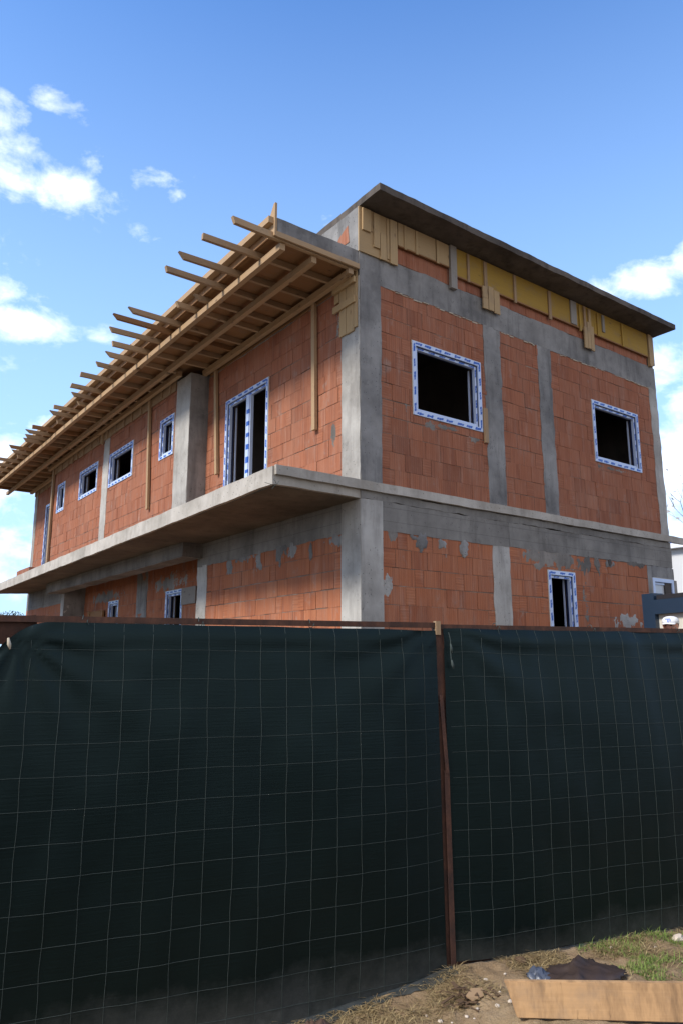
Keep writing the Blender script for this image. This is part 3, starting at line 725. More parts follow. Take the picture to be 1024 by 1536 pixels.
mb = MB()  # unseen dark ground added on the viewer's side to darken the net's reflection
for s_ in range(60):
    for t_ in range(10):
        q = [fp(-60 + s_ * 2 + a, 2.6 + t_ * .8 + b, .012 + lerp(-60 + s_ * 2 + a, BASE) * (1 - sm(3, 10, max(abs(-60 + s_ * 2 + a), 2.6 + t_ * .8 + b)))) for a, b in ((0, 0), (0, .8), (2, .8), (2, 0))]
        b0 = len(mb.v); mb.v += q; mb.face([b0, b0 + 1, b0 + 2, b0 + 3], [(0, 0)] * 4, .5)
M['added_asphalt'] = m_plain('added_dark_asphalt', (.055, .054, .052), .9, .2, .3, sc=20)
tag(mb.build('added_dark_road', 'added_asphalt'), kind='structure')
# ------------------------------------------------------------------ the fence
FE = thing('construction_fence', tuple(fp(0, 0, -.02)), 'dark green shade net fence on rusty posts and rails in front of the house', 'fence')
def billow(s, z, k):
    e = noise.noise(Vector((s * 1.1 + k * 9, z * .9, 0))) * .013 + noise.noise(Vector((s * 3.1, z * 2.2 + k, 4))) * .009
    e += noise.noise(Vector((s * 9, z * 3.5, 8 + k))) * .0035
    # folds pulled towards the tied top corners by the middle post
    for (cs, cz, sg) in ((-.05, 1.93, -1), (.03, 1.93, 1), (-2.45, 1.85, 1)):
        ds, dz = (s - cs), (cz - z); rr = math.hypot(ds, dz)
        if rr < 1.0 and dz > -.1:
            e += .016 * math.sin(math.atan2(dz, abs(ds) + 1e-4) * 13) * math.exp(-rr * 3.2) * min(1, rr * 8)
    e += .012 * math.exp(-((z - 1.86) / .05) ** 2)
    e += .010 * math.exp(-((z - 1.78 - .03 * noise.noise(Vector((s * 1.5, 0, 2)))) / .03) ** 2) * noise.noise(Vector((s * 2.3, 3, 1)))
    e += .034 * math.sin(math.pi * min(1, max(0, (1.93 - z) / 2.0))) + .012 * noise.noise(Vector((s * 1.9 + z * .5, 1, k))) + .006 * noise.noise(Vector((s * 5.5 + z * .8, 2, k)))
    att = 1 - .93 * math.exp(-abs(s + .04 if k == 0 else s - .02) / .22)
    return .012 + (.045 * (1 - math.exp(-max(0, 1.93 - z) / .16)) + e) * att
def net(s0, s1, topf, botf, cols, rows, k, left, right, tilt):
    mb = MB(); nu = 110; nv = 80
    def S(u, v):                                                   # u,v in 0..1 -> s,z
        z0 = 0; s = s0 + (s1 - s0) * u
        zt = topf(s); zb = botf(s); z = zb + (zt - zb) * v
        s += (left(z) * (1 - u) ** 6 + right(z) * u ** 6)
        return s, z
    for j in range(nv + 1):
        for i in range(nu + 1):
            s, z = S(i / nu, j / nv); mb.v.append(fp(s, billow(s, z, k), z))
    W = nu + 1
    for j in range(nv):
        for i in range(nu):
            q = [j * W + i, j * W + i + 1, (j + 1) * W + i + 1, (j + 1) * W + i]
            uv = []
            for di, dj in ((0, 0), (1, 0), (1, 1), (0, 1)):
                s, z = S((i + di) / nu, (j + dj) / nv); uv.append((s + 5, z))
            mb.face(q, uv, .5)
    def thread(path, rad):
        mb.tube([fp(s, billow(s, z, k) + .0012, z) for s, z in path], rad, 4, .5, 1, False)
    for c in cols:
        path = [(c + .006 * noise.noise(Vector((c * 7, q * .35, k))), q * .05 + botf(c) - .0) for q in range(int((topf(c) - botf(c)) / .05) + 1)] + [(c, topf(c) - .002)]
        if len(path) > 2: thread([(a + .009 * (1.9 - b) * 0, b) for a, b in path], .0011)
    for z in rows:
        path = []
        n = int((s1 - s0) / .05)
        for q in range(n + 1):
            s = s0 + (s1 - s0) * q / n; zz = z + tilt(s, z) + .007 * noise.noise(Vector((s * 2.2, z * .7, k + 3))) + .003 * noise.noise(Vector((s * 9, z * 3, k)))
            if zz < topf(s) - .004 and zz > botf(s) + .004: path.append((s, zz))
        if len(path) > 2: thread(path, .0010)
    return mb.build('shade_net', ['net', 'thread'], FE, True)
def topL(s): return 1.912 + .006 * noise.noise(Vector((s * 3, 0, 0))) - .17 * (max(0, (-2.28 - s)) / .26) ** 2.2
def topR(s): return 1.925 + .008 * s / 2 + .006 * noise.noise(Vector((s * 3, 5, 0)))
def botL(s): return lerp(s, BASE) + .012
def botR(s): return lerp(s, BASE) + .024
rowsL = [1.775 - .15 * k for k in range(14)]; rowsR = [1.78 - .15 * k for k in range(13)]
net(-2.535, -.045, topL, botL, [-2.385 + .1483 * k for k in range(16)], rowsL, 0, lambda z: .02 * math.sin(z * 2.5), lambda z: .010 * (1 - z), lambda s, z: 0)
net(.022, 4.2, topR, botR, [.125 + .1465 * k for k in range(28)], rowsR, 1, lambda z: .004 * math.sin(z * 4) - .012 * z, lambda z: 0., lambda s, z: -.018 * s * max(0, z) / 1.8)
net(-4.9, -2.62, lambda s: 1.91, lambda s: lerp(s, BASE) + .01, [-4.8 + .15 * k for k in range(15)], rowsL, 2, lambda z: 0, lambda z: 0, lambda s, z: 0)
# hem of the left net spread over the soil
mb = MB(); n = 60
for i in range(n + 1):
    s = -1.55 + 1.53 * i / n
    for j in range(5):
        t = .05 + j * .016 + .02 * noise.noise(Vector((s * 4, j, 0))); z = botL(s) + .012 - j * .012 + .022 * noise.noise(Vector((s * 7, j * .8, 2))) * (j > 0)
        z = max(z, gz(s, t) + .004) if j > 1 else z
        mb.v.append(fp(s, t, z))
for i in range(n):
    for j in range(4):
        q = [i * 5 + j, i * 5 + j + 1, (i + 1) * 5 + j + 1, (i + 1) * 5 + j]
        mb.face(q, [(i * .03, .0 - j * .02), (i * .03, -.02 - j * .02), (i * .03 + .03, -.02 - j * .02), (i * .03 + .03, -j * .02)], .5)
mb.build('net_hem', ['net'], FE, True)
# posts, rails
def post(s0, z0, s1, z1, w):
    mb = MB(); a, b = fp(s0, .004, z0), fp(s1, .004, z1)
    mb.bar(a, b, w, .005, up=FN); mb.bar(a - FD_ * w * .45 - FN * .02, b - FD_ * w * .45 - FN * .02, .005, .045, up=FN); return mb.build('post', 'rust', FE)
post(.002, -.12, -.022, 1.935, .060); post(-2.58, -.3, -2.58, 1.94, .05); post(4.25, -.2, 4.25, 1.95, .05)
mb = MB(); mb.bar(fp(.008, .022, -.03), fp(-.004, .024, 1.08), .032, .006, up=FN); mb.bar(fp(-.002, .028, 1.06), fp(-.028, .020, 1.52), .022, .006, up=FN); mb.build('post_strip', 'rust', FE)
mb = MB(); mb.box(fp(-.052, -.01, 1.885), FD_ * .034, FN * .03, Vector((0, 0, .085)), .9); mb.build('post_cap', 'wood_end', FE)
for a, b, za, zb in ((-4.9, -2.6, 1.93, 1.93), (-2.62, -.03, 1.925, 1.945), (-.02, 4.25, 1.935, 1.962)):
    mb = MB(); mb.bar(fp(a, -.005, za), fp(b, -.005, zb), .03, .032, up=(0, 0, 1)); mb.build('top_rail', 'rust', FE)
mb = MB(); mb.bar(fp(.0, -.012, .008), fp(4.25, -.012, -.03), .028, .032); mb.build('bottom_rail', 'rust', FE)
mb = MB(); mb.bar(fp(-2.64, -.018, 1.84), fp(-2.36, -.018, 1.89), .006, .12); mb.build('corner_plate', 'rust', FE)
random.seed(5)
for s in (-2.15, -1.55, -.9, .4, 1.2, 2.0):        # wire ties round the rail
    z = 1.925 + .007 * (s + 2.5) ; mb = MB(); c = fp(s, -.005, z)
    ring = [c + FN * .03 * math.cos(a) + Vector((0, 0, .024 * math.sin(a))) + FD_ * .004 * a for a in [i * .7 for i in range(10)]]
    mb.tube(ring, .0022, 5); mb.tube([ring[-1], ring[-1] + Vector((0, 0, -.012)) + FN * .004, ring[-1] + Vector((0, 0, -.025)) + FD_ * .006], .0016, 5); mb.build('wire_tie', 'thread', FE)
for s, z, r in ((-2.49, 1.80, .010), (.028, 1.80, .008), (.034, 1.70, .009)):
    mb = MB(); c = fp(s, .055, z)
    mb.tube([c + Vector((0, 0, .03)), c + FD_ * .006, c - Vector((0, 0, .025)) + FD_ * .012], [r * .5, r, r * .4], 7); mb.build('tie_knot', 'foam' if s < 0 else 'thread', FE, True)
mb = MB(); c = fp(.02, .05, 1.90); mb.tube([c, c + Vector((0, 0, -.05)) + FD_ * .012, c + Vector((0, 0, -.11)) + FD_ * .010, c + Vector((0, 0, -.2)) + FD_ * .016], .003, 5); mb.build('tie_string', 'thread', FE)

# ------------------------------------------------------------------ things lying on the ground
random.seed(9)
def on(s, t, h=0.): return fp(s, t, gz(s, t) + h)
# plank on edge
a = on(-.13, .70); b = on(1.32, 1.52); d = (b - a); d.z = .02; un = d.normalized(); sd = Vector((un.y, -un.x, 0)).normalized()
zb = min(gz(-.1, .72), gz(.3, .95), gz(.7, 1.15)) + .024
mb = MB(); th = .03; hgt = .15
A0 = Vector((a.x, a.y, zb))
prof = [(0.055, 0.0), (1.79, 0.0), (1.79, hgt + .02), (.0, hgt), (.012, .13)]
L_ = len(prof); b0 = len(mb.v); lean = sd * -.03
for off in (0, th):
    for (u, v) in prof: mb.v.append(A0 + un * u + Vector((0, 0, v)) + sd * off + lean * (v / hgt))
mb.face([b0 + i for i in range(L_)], [(p[0], p[1]) for p in prof], .3); mb.face([b0 + L_ + i for i in range(L_)][::-1], [(p[0], p[1] + .3) for p in prof][::-1], .3)
for i in range(L_):
    j = (i + 1) % L_; mb.face([b0 + i, b0 + L_ + i, b0 + L_ + j, b0 + j], [(prof[i][0], .5), (prof[i][0], .53), (prof[j][0], .53), (prof[j][0], .5)], .3)
o = mb.build('timber_plank', 'plank'); bm = bmesh.new(); bm.from_mesh(o.data); bmesh.ops.recalc_face_normals(bm, faces=bm.faces); bmesh.ops.bevel(bm, geom=bm.edges, offset=.004, segments=2, affect='EDGES'); bm.to_mesh(o.data); bm.free()
recenter(o); tag(o, 'stained tan wooden plank standing on edge on the soil at the lower right', 'plank')
def sheet(name, m, s0, s1, t0, t1, hf, label, cat, nu=34, nv=22, seed=0, outline=None):
    mb = MB(); keep = {}
    for j in range(nv + 1):
        for i in range(nu + 1):
            u, v = i / nu, j / nv; s = s0 + (s1 - s0) * u; t = t0 + (t1 - t0) * v
            w = noise.noise_vector(Vector((u * 3, v * 3, seed))) * .03
            mb.v.append(on(s + w.x, t + w.y, .012 + hf(u, v)))
    W = nu + 1
    for j in range(nv):
        for i in range(nu):
            u, v = (i + .5) / nu, (j + .5) / nv
            if (u - .5) ** 2 / .25 + (v - .5) ** 2 / .25 > 1 + .35 * noise.noise(Vector((u * 4, v * 4, seed + 2))): continue
            mb.face([j * W + i, (j + 1) * W + i, (j + 1) * W + i + 1, j * W + i + 1], [(0, 0)] * 4, .5)
    o = mb.build(name, m, None, True); bm = bmesh.new(); bm.from_mesh(o.data)
    bmesh.ops.delete(bm, geom=[v for v in bm.verts if not v.link_faces], context='VERTS'); bm.to_mesh(o.data); bm.free()
    sol = o.modifiers.new('thickness', 'SOLIDIFY'); sol.thickness = .006
    recenter(o); return tag(o, label, cat)
rid = lambda u, v, s: max(0, 1 - abs(noise.noise(Vector((u * 2.6 + s, v * 2.2, s)))) * 3.5)
sheet('crumpled_tarp', 'tarp', .36, .84, .24, .62, lambda u, v: .085 * (math.sin(math.pi * min(1, max(0, u))) * math.sin(math.pi * v)) ** .6 * (.55 + .45 * rid(u * .8 + v * .5, v * .6, 1.3) + .15 * rid(u * 1.4 - v, v * .5, 3.7)), 'crumpled dark brown plastic tarp on the ground behind the plank', 'tarp', seed=3)
sheet('blue_bag', 'bluebag', .30, .42, .28, .42, lambda u, v: .06 * math.sin(math.pi * u) * math.sin(math.pi * v) * (.5 + .6 * rid(u * 1.6, v * 1.6, 6.)), 'small crumpled blue plastic bag beside the dark tarp', 'bag', 16, 16, 8)
sheet('brown_film', 'brownplastic', -1.06, -.80, .10, .42, lambda u, v: .07 * math.sin(math.pi * u) * math.sin(math.pi * v) * (.4 + .8 * rid(u * 1.5, v * 1.5, 2.)), 'crumpled brown plastic film at the foot of the left net', 'plastic film', 18, 16, 12)
def stone(s, t, r, label, group=None, m='stone', flat=.6):
    mb = MB(); bm = bmesh.new(); bmesh.ops.create_icosphere(bm, subdivisions=2, radius=1); sd_ = R(0, 99)
    idx = {v: i for i, v in enumerate(bm.verts)}; c = on(s, t, r * flat * .35)
    ax = (R(.8, 1.3), R(.7, 1.1), flat * R(.8, 1.1))
    for v in bm.verts:
        k = 1 + .35 * noise.noise(v.co * 1.3 + Vector((sd_, 0, 0))); q = v.co * k * r; mb.v.append(c + Vector((q.x * ax[0], q.y * ax[1], q.z * ax[2])))
    for f in bm.faces: mb.face([idx[v] for v in f.verts], [(0, 0)] * 3, .5)
    bm.free(); o = recenter(mb.build('stone', m)); return tag(o, label, 'stone', group)
stone(1.62, .16, .045, 'rounded pinkish stone in the grass near the right end of the net')
stone(.42, .10, .035, 'brownish stone beside the blue bag at the net foot', m='twig')
for k in range(46):
    s, t = R(-.9, .35), R(.22, .75)
    if k > 38: s, t = R(1.0, 1.9), R(.15, .6)
    stone(s, t, R(.006, .015), 'tiny pale pebble scattered on the bare soil', 'pale pebbles on the soil')
# wood chips and twigs heap by the plank's left end
mb = MB()
for k in range(26):
    s, t = random.gauss(-.12, .055), random.gauss(.34, .03); a = R(0, 6.3); L = R(.04, .12); c = on(s, t, R(.008, .03))
    e = c + Vector((math.cos(a) * L, math.sin(a) * L, R(-.005, .03)))
    if k < 17: mb.tube([c, (c + e) / 2 + Vector((0, 0, R(0, .015))), e], R(.002, .005), 5)
    else: mb.bar(c, e, R(.010, .025), .005)
o = recenter(mb.build('twig_heap', 'twig')); tag(o, 'little heap of dark twigs and chips left of the plank', 'twigs')
mb = MB(); c = on(-.13, .42, .02); mb.poly([c + Vector(q) for q in ((0, 0, 0), (.07, -.01, .01), (.1, .03, .03), (.04, .05, .035), (-.02, .03, .02))], (0, -.2, 1), .006)
o = recenter(mb.build('chip', 'wood_end')); tag(o, 'pale flat wood chip lying on the twig heap', 'wood chip')
def blades(name, n, gen, m, label_kind, seed):
    random.seed(seed); mb = MB()
    for _ in range(n):
        s, t, L, w, lean, z0 = gen(); c = on(s, t, z0); a = R(0, 6.283); dv = Vector((math.cos(a), math.sin(a), 0)); sdv = Vector((-dv.y, dv.x, 0)) * w / 2
        b = len(mb.v); up = Vector((0, 0, 1)); p1 = c + dv * L * lean * .4 + up * L * (1 - lean) * .6; p2 = c + dv * L * lean + up * L * (1 - lean) * R(.7, 1)
        mb.v += [c - sdv, c + sdv, p1 + sdv * .8, p1 - sdv * .8, p2]; r = random.random()
        mb.face([b, b + 1, b + 2, b + 3], [(0, 0)] * 4, r); mb.face([b + 3, b + 2, b + 4], [(0, 0)] * 3, r)
    o = mb.build(name, m); tag(o, label_kind, 'grass', kind='stuff'); return o
def gs():
    while True:
        s, t = R(.85, 2.4), R(.06, .75)
        if noise.noise(Vector((s * 4, t * 5, 2))) + R(-.25, .25) > -.02: return s, t, R(.03, .10), R(.0025, .005), R(.35, .95), -.004
blades('green_grass', 7500, gs, 'grass', 'patchy green grass on the soil by the right net', 3)
def ds():
    while True:
        s, t = R(-1.3, 2.4), abs(random.gauss(.12, .20)) + .03
        if t < 1.1 and noise.noise(Vector((s * 3, t * 4, 9))) + R(-.3, .3) > 0: return s, t, R(.03, .13), R(.0025, .005), R(.72, 1.0), R(0, .006)
blades('dry_grass', 8000, ds, 'straw', 'flattened dry straw along the foot of the net', 4)

# ------------------------------------------------------------------ site cabin, aligned with the fence, and the worker before it
CBO = Vector((4.75, -1.0, .5))
SC = thing('site_cabin', tuple(CBO), 'site cabin with navy steel frame and cream wall at the right edge', 'cabin')
def cb(d0, d1, n0, n1, z0, z1, nm, m):
    o = CBO.copy(); o.z = 0; mb = MB(); mb.box(o + FD_ * d0 + FN * n0 + Vector((0, 0, z0)), FD_ * (d1 - d0), FN * (n1 - n0), Vector((0, 0, z1 - z0))); mb.build(nm, m, SC)
cb(0, .2, 0, .232, .5, 2.78, 'post', 'navypaint'); cb(.0, .2, 3.2, 3.4, .5, 2.78, 'post', 'navypaint'); cb(-.008, .18, .233, 3.2, 2.457, 2.674, 'beam', 'navypaint')
cb(.03, 2.2, .26, 3.3, 2.680, 2.745, 'roof_sheet', 'blackroof'); cb(.08, 2.1, .11, 3.3, .52, 2.456, 'wall_panel', 'cream')
cb(-.008, .18, .233, 3.2, .5, .62, 'sill_beam', 'navypaint'); cb(2.1, 2.3, 0, .2, .5, 2.66, 'post', 'navypaint')

def skin(name, joints, edges, m, parent, sub=2):
    me = bpy.data.meshes.new(name); off = parent_loc(parent)
    me.from_pydata([tuple(Vector(j[:3])) for j in joints], edges, []); o = bpy.data.objects.new(name, me); COL.objects.link(o); o.parent = parent
    md = o.modifiers.new('skin', 'SKIN'); md.use_smooth_shade = True
    for i, j in enumerate(joints):
        sv = me.skin_vertices[0].data[i]; sv.radius = (j[3], j[4] if len(j) > 4 else j[3]); sv.use_root = (i == 0)
    o.modifiers.new('subd', 'SUBSURF').levels = sub; o.modifiers['subd'].render_levels = sub
    me.materials.append(M[m]); return o
PW = thing('person', (4.19, -1.767, .52), 'worker in a white cap with blue emblem standing behind the fence before the cabin', 'person')
PW.rotation_euler = (0, 0, math.radians(192)); PW.scale = (1.05, 1.05, 1.05)
# local frame: x forwards, y to the left, z up; height 1.75
J = [(0, 0, .95, .13, .16), (0, 0, 1.12, .115, .14), (0, 0, 1.32, .115, .17), (0, 0, 1.45, .06, .075), (0.005, 0, 1.53, .055), (.02, 0, 1.60, .088, .078), (.015, 0, 1.68, .095, .08), (0, 0, 1.735, .06, .055),
     (0, .19, 1.40, .05), (-.02, .24, 1.13, .042), (.07, .23, .90, .032), (.10, .22, .83, .03, .016),
     (0, -.19, 1.40, .05), (-.02, -.24, 1.13, .042), (.07, -.23, .90, .032), (.10, -.22, .83, .03, .016),
     (0, .10, .85, .085), (.015, .11, .48, .06), (-.01, .11, .09, .042), (.13, .12, .035, .035),
     (0, -.10, .85, .085), (.015, -.11, .48, .06), (-.01, -.11, .09, .042), (.13, -.12, .035, .035)]
Ed = [(0, 1), (1, 2), (2, 3), (3, 4), (4, 5), (5, 6), (6, 7), (2, 8), (8, 9), (9, 10), (10, 11), (2, 12), (12, 13), (13, 14), (14, 15), (0, 16), (16, 17), (17, 18), (18, 19), (0, 20), (20, 21), (21, 22), (22, 23)]
for sy, root in ((1, 11), (-1, 15)):
    for fi, (dx, ln) in enumerate(((.022, .07), (.008, .08), (-.006, .075), (-.02, .06))):
        i = len(J); J += [(.105 + dx, sy * .22, .80, .010), (.112 + dx, sy * .217, .80 - ln * .55, .0085), (.105 + dx, sy * .208, .80 - ln, .007)]; Ed += [(root, i), (i, i + 1), (i + 1, i + 2)]
    i = len(J); J += [(.128, sy * .20, .835, .011), (.142, sy * .185, .80, .009)]; Ed += [(root, i), (i, i + 1)]
i = len(J); J += [(.108, 0, 1.615, .014), (.06, .088, 1.625, .012), (.06, -.088, 1.625, .012)]; 
Ed += [(5, i)]
J[i + 1] = (.01, .092, 1.63, .018, .012); J[i + 2] = (.01, -.092, 1.63, .018, .012); Ed += [(5, i + 1), (5, i + 2)]
skin('body', J, Ed, 'skin', PW)
g_ = .018
skin('jacket', [(*j[:3], j[3] + g_, (j[4] if len(j) > 4 else j[3]) + g_) for j in (J[0], J[1], J[2], (0, 0, 1.43, .065, .09), J[8], J[9], (.065, .231, .93, .034), J[12], J[13], (.065, -.231, .93, .034))],
     [(0, 1), (1, 2), (2, 3), (2, 4), (4, 5), (5, 6), (2, 7), (7, 8), (8, 9)], 'shirt', PW)
skin('trousers', [(0, 0, .93, .145, .175), (0, .10, .82, .10), (.015, .11, .48, .078), (-.01, .11, .12, .066), (0, -.10, .82, .10), (.015, -.11, .48, .078), (-.01, -.11, .12, .066)], [(0, 1), (1, 2), (2, 3), (0, 4), (4, 5), (5, 6)], 'trousers', PW)
def blobmesh(name, parts, m, parent):
    mb = MB()
    for (c, r) in parts:
        bm = bmesh.new(); bmesh.ops.create_uvsphere(bm, u_segments=16, v_segments=10, radius=1); b = len(mb.v); idx = {v: i for i, v in enumerate(bm.verts)}
        for v in bm.verts: mb.v.append(Vector((c[0] + v.co.x * r[0], c[1] + v.co.y * r[1], c[2] + v.co.z * r[2])))
        for f in bm.faces: mb.face([b + idx[v] for v in f.verts], [(0, 0)] * len(f.verts), .5)
        bm.free()
    off = parent_loc(parent); mb.v = [v + off for v in mb.v]; return mb.build(name, m, parent, True)
blobmesh('hair', [((-.03, 0, 1.655), (.092, .094, .085))], 'hair', PW)
blobmesh('eyes', [((.096, .034, 1.642), (.012, .016, .009)), ((.096, -.034, 1.642), (.012, .016, .009))], 'hair', PW)
blobmesh('lips', [((.100, 0, 1.565), (.010, .026, .008))], 'tarp', PW)
mb = MB(); off = parent_loc(PW)
prof = [(.100, 1.672), (.103, 1.70), (.097, 1.728), (.079, 1.75), (.045, 1.763), (.001, 1.767)]
for i, (r, z) in enumerate(prof):
    for k in range(20): a = 2 * math.pi * k / 20; mb.v.append(Vector((r * 1.08 * math.cos(a), r * math.sin(a), z)) + off)
for i in range(len(prof) - 1):
    for k in range(20): mb.face([i * 20 + k, i * 20 + (k + 1) % 20, (i + 1) * 20 + (k + 1) % 20, (i + 1) * 20 + k], [(0, 0)] * 4, .5)
b = len(mb.v)
for k in range(11):                                                # curved peak
    a = math.radians(-62 + 12.4 * k); mb.v += [Vector((.104 * math.cos(a), .100 * math.sin(a), 1.678)) + off, Vector((.104 * math.cos(a) + .075 * math.cos(a) ** .6, .094 * math.sin(a), 1.661 - .012 * abs(math.sin(a)))) + off]
for k in range(10): mb.face([b + 2 * k, b + 2 * k + 1, b + 2 * k + 3, b + 2 * k + 2], [(0, 0)] * 4, .5)
cap = mb.build('cap', 'cap', PW, True); sol = cap.modifiers.new('th', 'SOLIDIFY'); sol.thickness = .006; sol.offset = 1
mb = MB()
for (y0, y1, z0, z1) in ((-.035, .03, 1.722, 1.738), (-.010, .014, 1.69, 1.724), (.022, .038, 1.70, 1.724)):
    mb.poly([Vector((.118 - (zz - 1.69) * .30 , yy, zz)) + off for yy, zz in ((y0, z0), (y1, z0), (y1, z1), (y0, z1))], (1, 0, .25), .004)
mb.build('cap_emblem', 'film', cap) if False else None
e = MB(); e.v = mb.v; e.f = mb.f; e.uv = mb.uv; e.r = mb.r; e.mi = mb.mi; e.build('cap_emblem', 'film', cap)

# ------------------------------------------------------------------ beyond the house
NB = thing('neighbour_house', (23.5, 9.5, .5), 'pale grey rendered building just beyond the right edge of the house', 'building')
def nbx(a, b, nm, m): MB().bb(a, b).build(nm, m, NB)
nbx((22.9, 3.0, .5), (32, 13, 6.35), 'wall', 'render'); nbx((22.6, 2.7, 6.35), (32.3, 13.3, 6.55), 'roof', 'cap'); nbx((23.2, 7.6, 6.55), (25.2, 9.0, 6.80), 'parapet', 'film')
nbx((22.86, 7.2, 4.0), (22.9, 8.1, 5.3), 'window', 'navy'); nbx((22.86, 4.6, 4.0), (22.9, 5.8, 5.3), 'window', 'navy')
M['hazed_bark'] = m_plain('haze_paled_bark', (.42, .41, .40), .9, .1, .2, sc=8)  # paled bark and twigs: distance haze and glare put into the colour
def tree(x, y, h, label, leafy, seed, bk='bark'):
    random.seed(seed); T = thing('tree', (x, y, .4), label, 'tree'); tb = MB(); tips = []
    def grow(p, d, L, r, k):
        q = p + d * L; tb.tube([p, (p + q) / 2 + Vector((R(-.05, .05), R(-.05, .05), 0)) * L, q], [r, r * .85, r * .65], 5, .5, 0, False)
        tips.append(q)
        if k == 0: return
        for _ in range(random.choice((2, 3, 3))):
            a = R(0, 6.28); e = (d + Vector((math.cos(a), math.sin(a), R(-.1, .5))) * R(.4, .8)).normalized(); grow(q, e, L * R(.6, .82), r * .6, k - 1)
    grow(Vector((x, y, .4)), Vector((0, 0, 1)), h * .33, h * .02, 5); tb.build('trunk', bk, T)
    cb_ = MB()
    for q in tips[8:]:
        for _ in range(leafy):
            c = q + Vector((random.gauss(0, 1), random.gauss(0, 1), random.gauss(0, 1))) * h * .035; a = Vector((R(-1, 1), R(-1, 1), R(-1, 1))).normalized() * h * .014; bb_ = a.orthogonal().normalized() * h * .010
            i = len(cb_.v); cb_.v += [c - a, c - bb_, c + a, c + bb_]; cb_.face([i, i + 1, i + 2, i + 3], [(0, 0)] * 4, random.random())
    cb_.build('crown', 'leaf' if bk == 'bark' else 'hazed_bark', T)
tree(41.6, 17.6, 12.5, 'thin tree with sparse twigs behind the right end of the house', 1, 2, 'hazed_bark')
tree(4.9, 41.0, 4.5, 'small bushy tree far off past the left end of the house', 7, 6)

# ------------------------------------------------------------------ camera
C = Vector((-5.9079, -7.6304, 1.7)); A = math.radians(53.74); P = math.radians(11.6); F = 1118.
cam = bpy.data.cameras.new('camera'); co = bpy.data.objects.new('camera', cam); COL.objects.link(co); scn.camera = co
co.location = C; co.rotation_euler = (math.pi / 2 + P, 0, A - math.pi / 2)
cam.sensor_fit = 'VERTICAL'; cam.sensor_height = 36; cam.sensor_width = 24; cam.lens = F / 1536 * 36; cam.clip_end = 2000; cam.clip_start = .05

# ------------------------------------------------------------------ light
SUN = Vector((-.997, .07, 0)).normalized(); EL = math.radians(42)
sd = Vector((SUN.x * math.cos(EL), SUN.y * math.cos(EL), math.sin(EL)))
sl = bpy.data.lights.new('sun', 'SUN'); so = bpy.data.objects.new('sun', sl); COL.objects.link(so)
sl.energy = 2.4; sl.angle = math.radians(13); sl.color = (1, .93, .82)
so.rotation_euler = sd.to_track_quat('Z', 'Y').to_euler()
w = bpy.data.worlds.new('World'); scn.world = w; w.use_nodes = True; nt = w.node_tree; n = N(nt); bg = nt.nodes['Background']
sky = n.new('ShaderNodeTexSky', sky_type='NISHITA'); sky.sun_disc = False; sky.sun_elevation = EL
sky.sun_rotation = math.atan2(sd.x, sd.y); sky.air_density = 1.0; sky.dust_density = .6; sky.ozone_density = 1.6; sky.altitude = 100
dv = n.new('ShaderNodeNewGeometry').outputs['Incoming']; dn = n.new('ShaderNodeVectorMath', operation='SCALE'); n.link(dv, dn.inputs[0]); dn.inputs['Scale'].default_value = -1.; D = dn.outputs[0]
fw = Vector((math.cos(A) * math.cos(P), math.sin(A) * math.cos(P), math.sin(P))); rt = Vector((math.sin(A), -math.cos(A), 0)); up = rt.cross(fw)
def dot(v):
    q = n.new('ShaderNodeVectorMath', operation='DOT_PRODUCT'); n.link(D, q.inputs[0]); q.inputs[1].default_value = v; return q.outputs['Value']
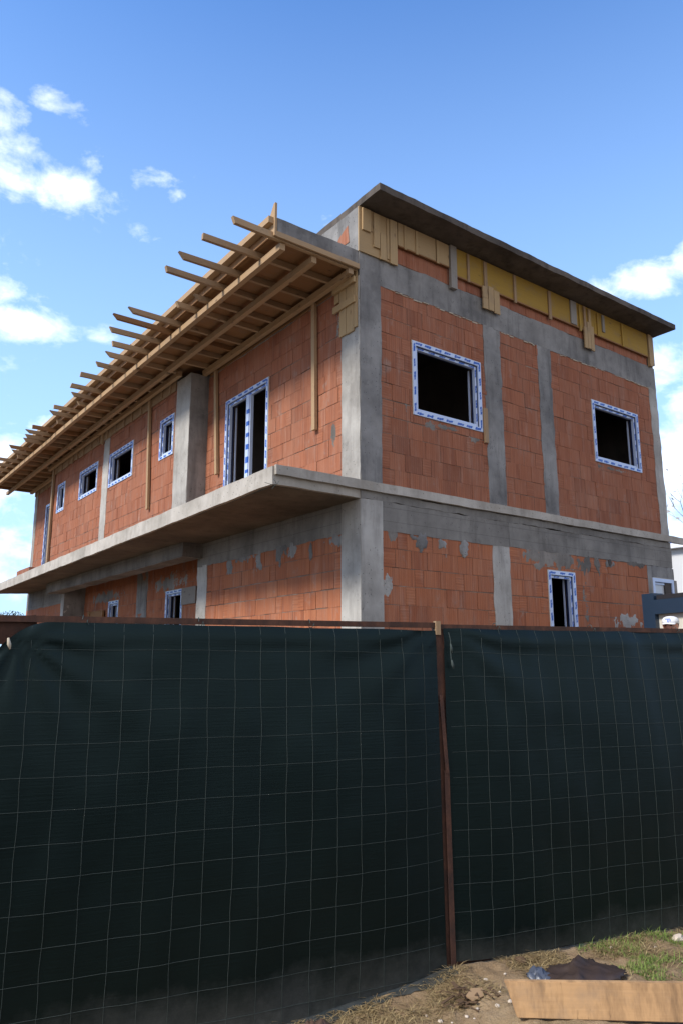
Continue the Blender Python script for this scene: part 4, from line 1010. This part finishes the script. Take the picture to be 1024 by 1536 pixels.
# cumulus: each is a direction in the sky and an angular size; fractal noise on the direction breaks the edge
clouds = [(-4, 195, 48, 38, .85), (0, 255, 50, 32, .8), (112, 290, 52, 25, .8), (88, 150, 40, 20, .7), (150, 245, 30, 16, .45), (240, 268, 64, 22, .58), (262, 292, 18, 12, .62), (222, 355, 38, 16, .5), (490, 325, 26, 24, .45),
          (25, 484, 66, 24, .95), (152, 500, 30, 16, .55), (0, 690, 95, 60, .95), (60, 850, 200, 50, .6), (975, 412, 60, 28, .9), (1040, 395, 46, 34, .9), (1000, 535, 52, 36, .9), (1035, 690, 75, 70, 1.0), (1020, 800, 90, 70, .8), (1150, 600, 120, 80, .9), (-140, 420, 120, 70, .9), (305, 335, 30, 16, .4)]
dens = None
for (px, py, rx, ry, amp) in clouds:
    d = (fw + rt * ((px - 512) / F) - up * ((py - 768) / F)).normalized(); e1 = Vector((d.y, -d.x, 0)).normalized(); e2 = e1.cross(d)
    sc = F / (1 / d.dot(fw))
    x = n.math('DIVIDE', dot(e1), rx / sc * 1.0 / 1.0); y_ = n.math('DIVIDE', dot(e2), ry / sc)
    r2 = n.math('ADD', n.math('MULTIPLY', x, x), n.math('MULTIPLY', y_, y_))
    gss = n.math('MULTIPLY', n.math('POWER', 2.718, n.math('MULTIPLY', r2, -.8)), amp)
    gss = n.math('MULTIPLY', gss, n.math('GREATER_THAN', dot(d), 0.2))
    dens = gss if dens is None else n.math('MAXIMUM', dens, gss)
sep = n.new('ShaderNodeSeparateXYZ'); n.link(D, sep.inputs[0])
nz = n.noise(n.scale(D, (1, 1, 1.5)), 13, 9, .60, .35); nz2 = n.noise(n.scale(D, (1, 1, 1.4)), 42, 6, .6)
nzz = n.math('ADD', n.math('MULTIPLY', nz, .78), n.math('MULTIPLY', nz2, .22))
cf = n.math('MULTIPLY', n.math('SUBTRACT', n.math('ADD', dens, n.math('MULTIPLY', n.math('SUBTRACT', nzz, .5), 2.6)), .42), 1.1, clamp=True)
cf = n.math('MULTIPLY', cf, n.math('MULTIPLY', dens, 2.6, clamp=True))
cf = n.math('SMOOTHSTEP' if False else 'POWER', cf, 1.15)
shade = n.noise(n.scale(D, (1, 1, 1.6)), 9, 5, .55)
ccol = n.ramp(shade, [(.35, (7.6, 7.9, 8.6)), (.6, (9.6, 9.7, 9.9))])
hz = n.math('MULTIPLY', n.math('SUBTRACT', .76, sep.outputs[2], clamp=True), 1.45, clamp=True)
blue = n.mix(1., sky.outputs[0], (.57, .93, 1.34), 'MULTIPLY')
skc = n.mix(n.math('MULTIPLY', hz, .9), blue, (3.0, 4.45, 6.5))
# bright unseen sky added behind the viewer as neutral fill for the right facade
back_fill = n.math('MULTIPLY', n.math('SUBTRACT', n.math('MULTIPLY', dot(Vector((-.45, -.85, .0)).normalized()), 1.), .05, clamp=True), 1.6, clamp=True)
skc = n.mix(n.math('MULTIPLY', back_fill, .8), skc, (4.7, 4.5, 4.4))
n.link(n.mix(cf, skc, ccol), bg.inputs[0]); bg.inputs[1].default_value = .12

scn.view_settings.view_transform = 'Standard'; scn.view_settings.look = 'None'; scn.view_settings.exposure = .95; scn.view_settings.gamma = 1
scn.view_settings.use_curve_mapping = False
